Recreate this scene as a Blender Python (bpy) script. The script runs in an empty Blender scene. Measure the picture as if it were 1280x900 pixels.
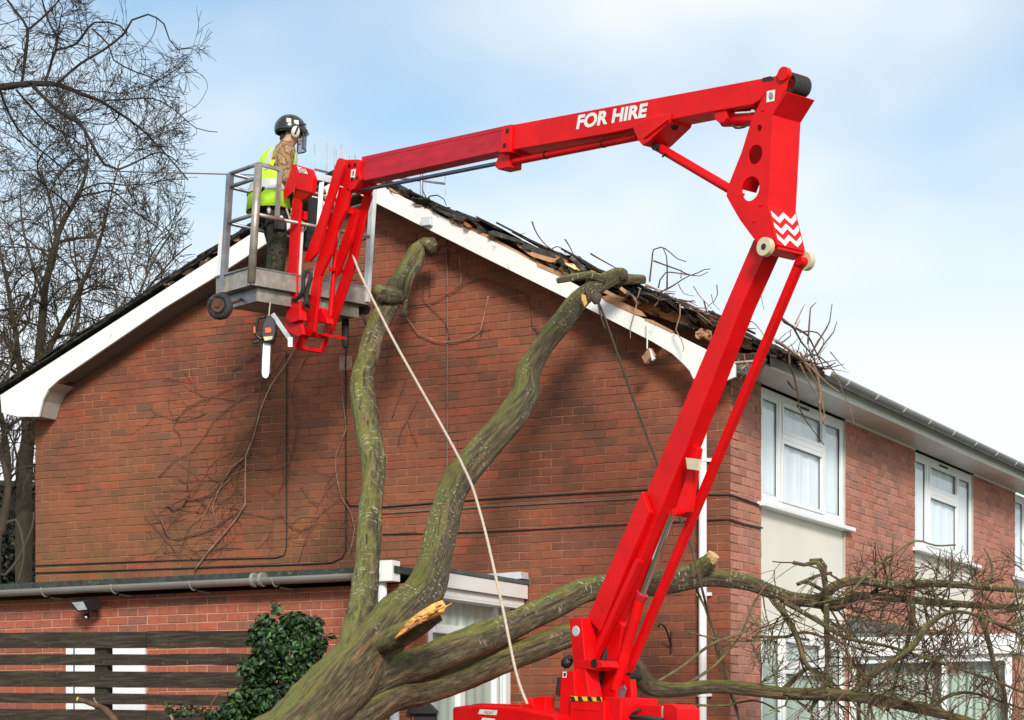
import bpy, bmesh, math, random
import numpy as np
from mathutils import Vector, Matrix, noise
R = math.radians
sc = bpy.context.scene
col = sc.collection

# ------------------------------------------------------------------ camera
F, HY, TH = 2789.0, 955.0, R(27.1)          # focal length and horizon in pixels of the 1280 px photograph
CD = Vector((-math.sin(TH), math.cos(TH), 0)); CR = Vector((math.cos(TH), math.sin(TH), 0)); UP = Vector((0, 0, 1))
CAM = Vector((7.34, -18.6, 1.6))
cd = bpy.data.cameras.new('camera'); cam = bpy.data.objects.new('camera', cd); col.objects.link(cam)
cam.location = CAM; cam.rotation_euler = (R(90), 0, TH)
cd.sensor_width = 36; cd.lens = F / 1280 * 36; cd.shift_y = (HY - 450) / 1280; cd.clip_end = 2000
sc.camera = cam

# ------------------------------------------------------------------ world, sun, exposure
SUN_EL, SUN_AZ = R(27), R(36)               # azimuth measured from -Y (front of the gable) towards +X
sund = Vector((math.sin(SUN_AZ) * math.cos(SUN_EL), -math.cos(SUN_AZ) * math.cos(SUN_EL), math.sin(SUN_EL)))
w = bpy.data.worlds.new('World'); sc.world = w; w.use_nodes = True
nt = w.node_tree; N = nt.nodes; L = nt.links
for n_ in list(N): N.remove(n_)
wo = N.new('ShaderNodeOutputWorld'); bg = N.new('ShaderNodeBackground'); bg.inputs[1].default_value = 0.092
sky = N.new('ShaderNodeTexSky'); sky.sky_type = 'NISHITA'; sky.sun_disc = False
sky.sun_elevation = SUN_EL; sky.sun_rotation = math.atan2(sund.x, sund.y); sky.dust_density = 0.6; sky.ozone_density = 1.6
gain = N.new('ShaderNodeMix'); gain.data_type = 'RGBA'; gain.blend_type = 'MULTIPLY'; gain.inputs[0].default_value = 1
gain.inputs[7].default_value = (0.90, 1.18, 1.2, 1)
tc = N.new('ShaderNodeTexCoord')
mp = N.new('ShaderNodeMapping'); mp.inputs['Scale'].default_value = (2.6, 2.6, 4.2); mp.inputs['Location'].default_value = (5.1, 2.3, 1.4)
n1 = N.new('ShaderNodeTexNoise'); n1.inputs['Scale'].default_value = 1.5; n1.inputs['Detail'].default_value = 4; n1.inputs['Roughness'].default_value = 0.42
rp = N.new('ShaderNodeValToRGB'); rp.color_ramp.elements[0].position = 0.37; rp.color_ramp.elements[1].position = 0.59
rp.color_ramp.elements[0].color = (0.22,) * 3 + (1,); rp.color_ramp.elements[1].color = (1,) * 4
cm = N.new('ShaderNodeMix'); cm.data_type = 'RGBA'; cm.inputs[7].default_value = (7.5, 7.85, 7.95, 1)
L.new(tc.outputs['Generated'], mp.inputs[0]); L.new(mp.outputs[0], n1.inputs['Vector']); L.new(n1.outputs['Fac'], rp.inputs[0])
L.new(sky.outputs[0], gain.inputs[6]); L.new(gain.outputs[2], cm.inputs[6]); L.new(rp.outputs[0], cm.inputs[0])
sxyz = N.new('ShaderNodeSeparateXYZ'); L.new(tc.outputs['Generated'], sxyz.inputs[0])
hz_ = N.new('ShaderNodeMapRange'); hz_.inputs['From Min'].default_value = 0.17; hz_.inputs['From Max'].default_value = 0.315; hz_.inputs['To Min'].default_value = 1.0; hz_.inputs['To Max'].default_value = 0.0
L.new(sxyz.outputs['Z'], hz_.inputs[0]); mxf = N.new('ShaderNodeMath'); mxf.operation = 'MAXIMUM'; L.new(rp.outputs[0], mxf.inputs[0]); L.new(hz_.outputs[0], mxf.inputs[1]); L.new(mxf.outputs[0], cm.inputs[0])
L.new(cm.outputs[2], bg.inputs[0]); L.new(bg.outputs[0], wo.inputs[0])
sl = bpy.data.lights.new('sun', 'SUN'); sl.energy = 2.6; sl.angle = R(13); sl.color = (1, 0.95, 0.87)
so = bpy.data.objects.new('sun', sl); col.objects.link(so); so.rotation_euler = sund.to_track_quat('Z', 'Y').to_euler(); so.location = (8, -14, 15)
sc.view_settings.view_transform = 'Standard'; sc.view_settings.look = 'None'; sc.view_settings.exposure = 0.50; sc.view_settings.gamma = 1
sc.view_settings.use_curve_mapping = False

# ------------------------------------------------------------------ pixels to places
def ray(x, y): return CD + CR * ((x - 640) / F) + UP * ((HY - y) / F)
def P(x, y, Z): return CAM + ray(x, y) * Z
def onY(x, y, Y): q = ray(x, y); return CAM + q * ((Y - CAM.y) / q.y)
def onX(x, y, X): q = ray(x, y); return CAM + q * ((X - CAM.x) / q.x)
def prj(p):
    v = Vector(p) - CAM; z = v.dot(CD)
    return 640 + F * v.dot(CR) / z, HY - F * v.z / z, z

# ------------------------------------------------------------------ materials
MT = {}
def newmat(name):
    m = bpy.data.materials.new(name); m.use_nodes = True; MT[name] = m
    return m, m.node_tree.nodes, m.node_tree.links, m.node_tree.nodes['Principled BSDF']
def mixc(N, L, fac, a, b, blend='MIX'):
    x = N.new('ShaderNodeMix'); x.data_type = 'RGBA'; x.blend_type = blend
    for i, v in ((0, fac), (6, a), (7, b)):
        if isinstance(v, (int, float)): x.inputs[i].default_value = v
        elif isinstance(v, tuple): x.inputs[i].default_value = v + (1,)
        else: L.new(v, x.inputs[i])
    return x.outputs[2]
def ramp(N, L, src, stops, interp='LINEAR'):
    r = N.new('ShaderNodeValToRGB'); cr = r.color_ramp; cr.interpolation = interp
    while len(cr.elements) < len(stops): cr.elements.new(0.5)
    for e, (p, c) in zip(cr.elements, stops):
        e.position = p; e.color = (c if isinstance(c, tuple) else (c, c, c)) + (1,)
    L.new(src, r.inputs[0]); return r.outputs[0]
def wnoise(N, L, scale, detail=4, rough=0.55, coord=None, sc3=None):
    if coord is None: coord = N.new('ShaderNodeNewGeometry').outputs['Position']
    if sc3:
        m = N.new('ShaderNodeMapping'); m.inputs['Scale'].default_value = sc3; L.new(coord, m.inputs[0]); coord = m.outputs[0]
    n = N.new('ShaderNodeTexNoise'); n.inputs['Scale'].default_value = scale; n.inputs['Detail'].default_value = detail; n.inputs['Roughness'].default_value = rough
    L.new(coord, n.inputs['Vector']); return n.outputs['Fac']
def bump(N, L, b, h, dist, strength=0.6):
    u = N.new('ShaderNodeBump'); u.inputs['Distance'].default_value = dist; u.inputs['Strength'].default_value = strength
    L.new(h, u.inputs['Height']); L.new(u.outputs[0], b.inputs['Normal'])
def simple(name, c, rough=0.6, metal=0, var=0.25, scale=9, bumpd=0.0, dirt=None, coat=0, sc3=None, spec=None):
    m, N, L, b = newmat(name)
    f = wnoise(N, L, scale, 5, 0.6, sc3=sc3)
    v = ramp(N, L, f, [(0.3, tuple(x * (1 - var) for x in c)), (0.7, tuple(min(1, x * (1 + var)) for x in c))])
    if dirt:
        f2 = wnoise(N, L, dirt[1], 6, 0.7); k = ramp(N, L, f2, [(dirt[2], 0.0), (dirt[2] + 0.12, 1.0)])
        v = mixc(N, L, k, v, dirt[0])
    L.new(v, b.inputs['Base Color']); b.inputs['Roughness'].default_value = rough; b.inputs['Metallic'].default_value = metal
    if spec is not None: b.inputs['Specular IOR Level'].default_value = spec
    if coat: b.inputs['Coat Weight'].default_value = coat; b.inputs['Coat Roughness'].default_value = 0.12
    if bumpd: bump(N, L, b, wnoise(N, L, scale * 3, 5, 0.6, sc3=sc3), bumpd)
    return m

def brick_mat(name, objrand, stops, algae=0.0, dark=0.0):
    m, N, L, b = newmat(name)
    if objrand: t = N.new('ShaderNodeObjectInfo').outputs['Random']
    else:
        a = N.new('ShaderNodeAttribute'); a.attribute_name = 'tone'; t = a.outputs['Fac']
    c = ramp(N, L, t, stops)
    f = wnoise(N, L, 22, 6, 0.7); c = mixc(N, L, ramp(N, L, f, [(0.35, 0.0), (0.75, 0.55)]), c, (0.10, 0.052, 0.036))
    fs = wnoise(N, L, 95, 2, 0.6); c = mixc(N, L, ramp(N, L, fs, [(0.66, 0.0), (0.74, 0.8)]), c, (0.45, 0.33, 0.24))
    fe = wnoise(N, L, 17, 6, 0.75); c = mixc(N, L, ramp(N, L, fe, [(0.62, 0.0), (0.74, 0.32)]), c, (0.42, 0.30, 0.22))
    if dark:
        f3 = wnoise(N, L, 0.85, 5, 0.6); c = mixc(N, L, ramp(N, L, f3, [(0.46, 0.0), (0.72, dark)]), c, (0.055, 0.024, 0.017))
    if algae:
        g = N.new('ShaderNodeNewGeometry'); sx = N.new('ShaderNodeSeparateXYZ'); L.new(g.outputs['Position'], sx.inputs[0])
        ax = ramp(N, L, math_(N, L, 'MULTIPLY_ADD', sx.outputs['X'], -0.2, -0.2), [(0.1, 0.0), (0.9, 1.0)])
        az = ramp(N, L, math_(N, L, 'MULTIPLY_ADD', sx.outputs['Z'], -0.33, 1.85), [(0.1, 0.0), (0.8, 1.0)])
        f4 = wnoise(N, L, 1.6, 6, 0.65); k = mixc(N, L, 1.0, ax, az, 'MULTIPLY'); k = mixc(N, L, 1.0, k, ramp(N, L, f4, [(0.36, 0.15), (0.6, algae)]), 'MULTIPLY')
        c = mixc(N, L, k, c, (0.17, 0.095, 0.028))
        f5 = wnoise(N, L, 6, 5, 0.65); c = mixc(N, L, ramp(N, L, f5, [(0.5, 0.0), (0.72, 0.38)]), c, (0.075, 0.058, 0.024))
    L.new(c, b.inputs['Base Color']); b.inputs['Roughness'].default_value = 0.9
    bump(N, L, b, wnoise(N, L, 75, 5, 0.7), 0.006, 0.7)
    return m
def math_(N, L, op, a, b_, c=None):
    x = N.new('ShaderNodeMath'); x.operation = op
    for i, v in enumerate((a, b_, c)):
        if v is None: continue
        if isinstance(v, (int, float)): x.inputs[i].default_value = v
        else: L.new(v, x.inputs[i])
    return x.outputs[0]
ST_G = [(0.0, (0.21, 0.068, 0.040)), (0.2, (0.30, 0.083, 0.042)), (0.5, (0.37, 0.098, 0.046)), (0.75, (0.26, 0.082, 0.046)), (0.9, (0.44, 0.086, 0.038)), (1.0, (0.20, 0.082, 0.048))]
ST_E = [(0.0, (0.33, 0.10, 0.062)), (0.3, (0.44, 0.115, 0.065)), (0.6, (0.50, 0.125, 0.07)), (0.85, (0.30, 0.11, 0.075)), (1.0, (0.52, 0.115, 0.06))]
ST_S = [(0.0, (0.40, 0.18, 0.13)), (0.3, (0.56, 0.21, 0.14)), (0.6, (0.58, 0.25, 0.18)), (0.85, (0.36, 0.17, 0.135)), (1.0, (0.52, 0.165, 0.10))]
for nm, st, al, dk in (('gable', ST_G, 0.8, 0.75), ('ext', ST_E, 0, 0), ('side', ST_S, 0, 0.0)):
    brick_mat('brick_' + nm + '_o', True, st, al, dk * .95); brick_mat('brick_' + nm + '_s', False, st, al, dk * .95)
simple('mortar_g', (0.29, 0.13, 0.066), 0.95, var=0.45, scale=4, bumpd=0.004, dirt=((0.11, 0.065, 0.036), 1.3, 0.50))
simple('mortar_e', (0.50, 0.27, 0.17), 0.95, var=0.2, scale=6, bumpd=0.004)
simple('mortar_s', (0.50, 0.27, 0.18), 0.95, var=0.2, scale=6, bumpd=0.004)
simple('white_board', (0.82, 0.82, 0.79), 0.45, var=0.04, scale=2, dirt=((0.50, 0.49, 0.42), 7, 0.60))
simple('upvc', (0.82, 0.83, 0.83), 0.3, var=0.03, scale=3)
simple('render_panel', (0.74, 0.70, 0.62), 0.85, var=0.05, scale=1.5, bumpd=0.003)
simple('soffit', (0.46, 0.42, 0.38), 0.35, var=0.15, scale=2.2)
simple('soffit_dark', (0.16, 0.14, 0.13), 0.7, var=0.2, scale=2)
simple('slate', (0.026, 0.024, 0.022), 0.9, var=0.7, scale=8, bumpd=0.03, dirt=((0.11, 0.095, 0.065), 22, 0.54), spec=.15)
simple('slate_edge', (0.055, 0.05, 0.045), 0.9, var=0.6, scale=14, bumpd=0.02, dirt=((0.25, 0.19, 0.13), 9, 0.58))
simple('timber', (0.42, 0.15, 0.045), 0.75, var=0.45, scale=5, bumpd=0.006, sc3=(1, 1, 5), dirt=((0.10, 0.05, 0.03), 6, 0.6))
simple('timber_pale', (0.48, 0.26, 0.14), 0.8, var=0.35, scale=8, bumpd=0.005)
simple('cement', (0.52, 0.34, 0.22), 0.95, var=0.4, scale=16, bumpd=0.02)
simple('foam', (0.85, 0.68, 0.32), 0.9, var=0.2, scale=12, bumpd=0.01)
simple('felt', (0.05, 0.022, 0.016), 0.9, var=0.5, scale=7)
simple('gutter_grey', (0.24, 0.235, 0.23), 0.35, var=0.1, scale=2)
simple('gutter_clip', (0.58, 0.56, 0.5), 0.5, var=0.1, scale=5)
simple('gutter_brown', (0.27, 0.25, 0.23), 0.32, var=0.12, scale=2)
simple('roof_felt', (0.035, 0.045, 0.040), 0.85, var=0.5, scale=14, bumpd=0.01, dirt=((0.10, 0.13, 0.09), 20, 0.58))
simple('lead', (0.10, 0.12, 0.12), 0.5, var=0.3, scale=5)
simple('black_cable', (0.015, 0.014, 0.013), 0.6, var=0.2)
simple('grey_cable', (0.16, 0.14, 0.12), 0.7, var=0.3)
simple('red_paint', (0.70, 0.002, 0.004), 0.48, var=0.16, scale=3.5, dirt=((0.20, 0.012, 0.01), 13, 0.66), spec=0.25, bumpd=0.0015)
simple('red_faded', (0.50, 0.015, 0.03), 0.5, var=0.2, scale=5, spec=0.25, dirt=((0.60, 0.22, 0.24), 26, 0.64), sc3=(1, 1, 4))
simple('dark_steel', (0.03, 0.03, 0.033), 0.5, metal=0.6, var=0.3)
simple('blue_steel', (0.09, 0.11, 0.17), 0.3, metal=0.8, var=0.2)
simple('chrome', (0.75, 0.77, 0.8), 0.15, metal=1, var=0.05)
simple('rubber', (0.022, 0.022, 0.022), 0.75, var=0.4, scale=20, bumpd=0.004)
simple('tyre', (0.035, 0.034, 0.033), 0.85, var=0.5, scale=18, bumpd=0.008, dirt=((0.22, 0.22, 0.21), 22, 0.58))
simple('rust', (0.09, 0.035, 0.018), 0.8, var=0.5, scale=25)
simple('galv', (0.26, 0.27, 0.29), 0.42, metal=0.75, var=0.35, scale=6, dirt=((0.20, 0.17, 0.14), 9, 0.56))
simple('alu', (0.38, 0.34, 0.29), 0.45, metal=0.55, var=0.3, scale=11, dirt=((0.30, 0.25, 0.2), 14, 0.56), bumpd=0.003)
simple('alu_white', (0.66, 0.68, 0.70), 0.4, metal=0.3, var=0.12, scale=7)
simple('nylon', (0.62, 0.53, 0.36), 0.5, var=0.15)
simple('yellow', (0.8, 0.58, 0.03), 0.5, var=0.05)
simple('white_vinyl', (0.82, 0.80, 0.78), 0.5, var=0.05, scale=30, dirt=((0.6, 0.35, 0.33), 40, 0.68))
simple('black_print', (0.02, 0.02, 0.02), 0.5, var=0.1)
simple('reflector', (0.55, 0.58, 0.58), 0.25, metal=0.2, var=0.15)
simple('plastic_black', (0.012, 0.012, 0.013), 0.35, var=0.3)
simple('orange_plastic', (0.8, 0.09, 0.02), 0.4, var=0.1)
simple('rope', (0.52, 0.42, 0.33), 0.9, var=0.25, scale=60)
simple('rope_dark', (0.09, 0.065, 0.045), 0.95, var=0.3, scale=60)
simple('vine', (0.15, 0.065, 0.045), 0.9, var=0.7, scale=12)
simple('vine_pale', (0.34, 0.20, 0.14), 0.9, var=0.5, scale=12)
simple('twig', (0.105, 0.055, 0.034), 0.85, var=0.7, scale=9)
simple('twig_green', (0.13, 0.11, 0.045), 0.85, var=0.6, scale=9)
simple('twig_black', (0.028, 0.020, 0.017), 0.9, var=0.5, scale=3)
simple('twig_brown', (0.060, 0.044, 0.026), 0.9, var=0.6, scale=1.5)
simple('fresh_wood', (0.85, 0.40, 0.10), 0.7, var=0.35, scale=14, sc3=(1, 1, 4), bumpd=0.006)
simple('cut_wood', (0.62, 0.40, 0.19), 0.8, var=0.3, scale=30, bumpd=0.005)
simple('heartwood', (0.30, 0.12, 0.05), 0.8, var=0.4, scale=25)
simple('hivis', (0.48, 0.85, 0.03), 0.65, var=0.12, scale=10, bumpd=0.01)
simple('silver_tape', (0.50, 0.50, 0.52), 0.4, var=0.15, scale=20)
simple('skin', (0.48, 0.27, 0.19), 0.55, var=0.08, scale=20)
simple('helmet', (0.010, 0.013, 0.020), 0.22, var=0.15, coat=0.6)
simple('muff', (0.66, 0.64, 0.55), 0.45, var=0.08)
simple('boots', (0.02, 0.016, 0.012), 0.6, var=0.3)
simple('hair', (0.035, 0.022, 0.014), 0.8, var=0.3, scale=60)
simple('curtain', (0.90, 0.92, 0.93), 0.9, var=0.08, scale=5, sc3=(6, 6, 0.3))
simple('curtain_green', (0.48, 0.53, 0.44), 0.9, var=0.14, scale=3, sc3=(5, 5, 0.3))
simple('blind', (0.85, 0.86, 0.86), 0.8, var=0.04, scale=3)
simple('room', (0.14, 0.15, 0.14), 0.9, var=0.2)
simple('roof_sheet', (0.05, 0.05, 0.052), 0.85, var=0.4, scale=5, bumpd=0.02)
simple('shed', (0.018, 0.016, 0.015), 0.9, var=0.5, scale=3)
simple('card', (0.45, 0.36, 0.27), 0.9, var=0.3, scale=22)
simple('tile_terracotta', (0.34, 0.18, 0.12), 0.9, var=0.4, scale=15, bumpd=0.01)

def camo(name, cs):
    m, N, L, b = newmat(name); f = wnoise(N, L, 15, 2, 0.5); b.inputs['Roughness'].default_value = 0.9
    L.new(ramp(N, L, f, [(0.0, cs[0]), (0.44, cs[1]), (0.52, cs[2]), (0.60, cs[0])], 'CONSTANT'), b.inputs['Base Color'])
    bump(N, L, b, wnoise(N, L, 9, 4, 0.6), 0.03)
camo('camo_desert', [(0.30, 0.18, 0.085), (0.17, 0.085, 0.035), (0.40, 0.27, 0.15)])
camo('camo_wood', [(0.026, 0.030, 0.012), (0.009, 0.008, 0.006), (0.05, 0.036, 0.018)])

def glass_mat():
    m, N, L, b = newmat('glass'); out = N['Material Output']
    t = N.new('ShaderNodeBsdfTransparent'); t.inputs[0].default_value = (0.97, 0.99, 1.0, 1)
    g = N.new('ShaderNodeBsdfGlossy'); g.inputs['Roughness'].default_value = 0.02; g.inputs[0].default_value = (0.9, 0.95, 1, 1)
    fr = N.new('ShaderNodeFresnel'); fr.inputs[0].default_value = 1.5
    k = math_(N, L, 'MULTIPLY_ADD', fr.outputs[0], 0.8, 0.02); k = math_(N, L, 'MINIMUM', k, 0.9); gb = N.new('ShaderNodeNewGeometry'); k = math_(N, L, 'MULTIPLY', k, math_(N, L, 'SUBTRACT', 1.0, gb.outputs['Backfacing']))
    x = N.new('ShaderNodeMixShader'); L.new(k, x.inputs[0]); L.new(t.outputs[0], x.inputs[1]); L.new(g.outputs[0], x.inputs[2]); L.new(x.outputs[0], out.inputs[0])
glass_mat()
def visor_mat():
    m, N, L, b = newmat('visor_mesh'); b.inputs['Base Color'].default_value = (0.02, 0.02, 0.02, 1); b.inputs['Roughness'].default_value = .5; b.inputs['Alpha'].default_value = 0.55
visor_mat()

def bark(name, dull=False, pale=1.0):
    """uv: u round the limb in metres, v along it in metres"""
    m, N, L, b = newmat(name)
    uv = N.new('ShaderNodeUVMap'); uv.uv_map = 'uv'; g = N.new('ShaderNodeNewGeometry')
    sxp = N.new('ShaderNodeSeparateXYZ'); L.new(g.outputs['Position'], sxp.inputs[0])
    fine = wnoise(N, L, 1.0, 7, 0.72, coord=uv.outputs[0], sc3=(24, 7, 1))
    c = ramp(N, L, fine, [(0.30, (0.030, 0.022, 0.012)), (0.48, (0.090, 0.068, 0.032)), (0.62, (0.20, 0.155, 0.08)), (0.75, (0.46, 0.42, 0.32))])
    # long tan plates
    pl = wnoise(N, L, 1.0, 5, 0.6, coord=uv.outputs[0], sc3=(7.5, 1.3, 1))
    c = mixc(N, L, ramp(N, L, pl, [(0.55, 0.0), (0.63, 0.75)]), c, mixc(N, L, fine, (0.12, 0.06, 0.022), (0.50, 0.30, 0.13)))
    # moss in streaks, heavier on the upward and left side
    sx = N.new('ShaderNodeSeparateXYZ'); L.new(g.outputs['Normal'], sx.inputs[0])
    side = math_(N, L, 'MULTIPLY_ADD', sx.outputs['X'], -0.22, 0.05); up = math_(N, L, 'MULTIPLY_ADD', sx.outputs['Z'], 0.30, side)
    ms = wnoise(N, L, 1.0, 6, 0.68, coord=uv.outputs[0], sc3=(9, 2.6, 1)); mf = math_(N, L, 'ADD', up, ms)
    c = mixc(N, L, ramp(N, L, mf, [(0.52, 0.0), (0.72, 0.80)]), c, mixc(N, L, fine, (0.024, 0.030, 0.005), (0.36, 0.35, 0.055)))
    # pale peeling bands that run round the limb
    fl = wnoise(N, L, 1.0, 4, 0.62, coord=uv.outputs[0], sc3=(10, 44, 1)); reg = math_(N, L, 'MULTIPLY', wnoise(N, L, 2.6, 3, 0.5), ramp(N, L, math_(N, L, 'MULTIPLY', sxp.outputs['Z'], 0.2), [(0.46, 0.62), (0.60, 1.10)]))
    k = mixc(N, L, 1.0, ramp(N, L, fl, [(0.57, 0.0), (0.64, 0.8)]), ramp(N, L, reg, [(0.46, 0.0), (0.58, pale)]), 'MULTIPLY')
    if not dull: c = mixc(N, L, k, c, (0.68, 0.65, 0.50))
    # long dark fissures
    fz = wnoise(N, L, 1.0, 6, 0.75, coord=uv.outputs[0], sc3=(26, 3.6, 1))
    c = mixc(N, L, ramp(N, L, fz, [(0.36, 0.95), (0.47, 0.0)]), c, (0.014, 0.011, 0.008))
    L.new(c, b.inputs['Base Color']); b.inputs['Roughness'].default_value = 0.55
    h = mixc(N, L, 0.35, mixc(N, L, 0.5, fz, fl), fine); bump(N, L, b, h, 0.07, 1.0)
    return m
bark('bark'); bark('bark_rough', pale=0.35)

def leafmat(name, c1, c2, rough=0.35):
    m, N, L, b = newmat(name); a = N.new('ShaderNodeAttribute'); a.attribute_name = 'tone'
    L.new(ramp(N, L, a.outputs['Fac'], [(0.0, c1), (0.8, c2), (1.0, tuple(x * 2.6 for x in c2))]), b.inputs['Base Color']); b.inputs['Roughness'].default_value = rough
leafmat('ivy_leaf', (0.008, 0.024, 0.007), (0.034, 0.085, 0.018), 0.5); leafmat('hedge_leaf', (0.010, 0.014, 0.006), (0.035, 0.045, 0.018), 0.7)
leafmat('grass_blade', (0.03, 0.06, 0.012), (0.07, 0.12, 0.025), 0.7)
simple('grass', (0.055, 0.085, 0.022), 0.95, var=0.5, scale=2.5, bumpd=0.02)
simple('paving', (0.24, 0.22, 0.2), 0.9, var=0.3, scale=3, bumpd=0.004)
def fence_mat():
    m, N, L, b = newmat('fence_wood')
    f = wnoise(N, L, 6, 6, 0.65, sc3=(0.6, 1, 7)); c = ramp(N, L, f, [(0.28, (0.010, 0.006, 0.004)), (0.5, (0.034, 0.022, 0.014)), (0.72, (0.085, 0.062, 0.042))])
    f2 = wnoise(N, L, 3.1, 6, 0.65); c = mixc(N, L, ramp(N, L, f2, [(0.52, 0.0), (0.7, 0.6)]), c, (0.050, 0.048, 0.012))
    f3 = wnoise(N, L, 38, 3, 0.6); c = mixc(N, L, ramp(N, L, f3, [(0.66, 0.0), (0.74, 0.7)]), c, (0.24, 0.20, 0.12))
    L.new(c, b.inputs['Base Color']); b.inputs['Roughness'].default_value = 0.9; bump(N, L, b, f, 0.02)
fence_mat()

# ------------------------------------------------------------------ object helpers
OFF = {}
def tag(o, label=None, cat=None, group=None, kind=None):
    if label: o['label'] = label
    if cat: o['category'] = cat
    if group: o['group'] = group
    if kind: o['kind'] = kind
    return o
def thing(name, label, cat, loc, group=None):
    o = bpy.data.objects.new(name, None); col.objects.link(o); o.location = Vector(loc); o.empty_display_size = 0.2
    OFF[o.name] = Vector(loc); return tag(o, label, cat, group)
class MB:
    def __init__(s): s.v = []; s.f = []; s.t = []; s.uv = []; s.tone = 0.5; s.hasuv = False
    def add(s, vs, fs, tone=None, uvs=None):
        k = len(s.v); s.v += [tuple(x) for x in vs]; s.f += [tuple(i + k for i in f) for f in fs]
        s.t += [s.tone if tone is None else tone] * len(fs)
        if uvs: s.hasuv = True; s.uv += uvs
        else: s.uv += [[(0, 0)] * len(f) for f in fs]
        return s
    def box(s, a, b):
        (x0, y0, z0), (x1, y1, z1) = [(min(p), max(p)) for p in zip(a, b)][0], (0, 0, 0) if False else (0, 0, 0)
        return s
    def build(s, name, mat, parent=None, smooth=False, bevel=0, kind=None, label=None, solid=None):
        me = bpy.data.meshes.new(name); off = OFF[parent.name] if parent else Vector((0, 0, 0))
        me.from_pydata([(x - off.x, y - off.y, z - off.z) for x, y, z in s.v], [], s.f)
        a = me.attributes.new('tone', 'FLOAT', 'FACE'); a.data.foreach_set('value', s.t)
        if s.hasuv:
            l = me.uv_layers.new(name='uv'); fl = [c for f in s.uv for u in f for c in u]; l.data.foreach_set('uv', fl)
        me.materials.append(MT[mat]); me.update()
        if smooth: me.polygons.foreach_set('use_smooth', [True] * len(me.polygons))
        o = bpy.data.objects.new(name, me); col.objects.link(o)
        if parent: o.parent = parent
        OFF[o.name] = off
        if bevel:
            m = o.modifiers.new('bevel', 'BEVEL'); m.width = bevel; m.segments = 2; m.limit_method = 'ANGLE'; m.angle_limit = R(40)
        if kind: o['kind'] = kind
        if label: o['label'] = label
        return o
def mbox(self, a, b, tone=None):
    x0, x1 = sorted((a[0], b[0])); y0, y1 = sorted((a[1], b[1])); z0, z1 = sorted((a[2], b[2]))
    v = [(x0, y0, z0), (x1, y0, z0), (x1, y1, z0), (x0, y1, z0), (x0, y0, z1), (x1, y0, z1), (x1, y1, z1), (x0, y1, z1)]
    return self.add(v, [(0, 3, 2, 1), (4, 5, 6, 7), (0, 1, 5, 4), (1, 2, 6, 5), (2, 3, 7, 6), (3, 0, 4, 7)], tone)
MB.box = mbox
def mprism(self, pts, ext, tone=None):
    """polygon (3-D points) extruded by vector ext"""
    pts = [Vector(p) for p in pts]; ext = Vector(ext); n = len(pts)
    nr = Vector((0, 0, 0))
    for i in range(n): nr += pts[i].cross(pts[(i + 1) % n])
    if nr.dot(ext) > 0: pts = pts[::-1]
    v = pts + [p + ext for p in pts]
    f = [tuple(range(n)), tuple(range(2 * n - 1, n - 1, -1))] + [(i, i + n, (i + 1) % n + n, (i + 1) % n) for i in range(n)]
    f = [f[0], f[1]] + [((i + 1) % n, i, i + n, (i + 1) % n + n)[::-1] for i in range(n)]
    f = [f[0], f[1]] + [x[::-1] for x in f[2:]]
    return self.add(v, f, tone)
MB.prism = mprism
def catmull(pts, rad, step):
    P_ = [Vector(p) for p in pts]; out = []; rr = []
    if len(P_) < 3: P_ = [P_[0], (P_[0] + P_[1]) / 2, P_[1]]; rad = [rad[0], (rad[0] + rad[1]) / 2, rad[1]]
    for i in range(len(P_) - 1):
        p0 = P_[max(i - 1, 0)]; p1 = P_[i]; p2 = P_[i + 1]; p3 = P_[min(i + 2, len(P_) - 1)]
        n = max(1, int((p2 - p1).length / step))
        for k in range(n):
            t = k / n; t2 = t * t; t3 = t2 * t
            out.append(0.5 * ((2 * p1) + (p2 - p0) * t + (2 * p0 - 5 * p1 + 4 * p2 - p3) * t2 + (3 * p1 - p0 - 3 * p2 + p3) * t3)); rr.append(rad[i] * (1 - t) + rad[i + 1] * t)
    out.append(P_[-1]); rr.append(rad[-1]); return out, rr
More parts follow.
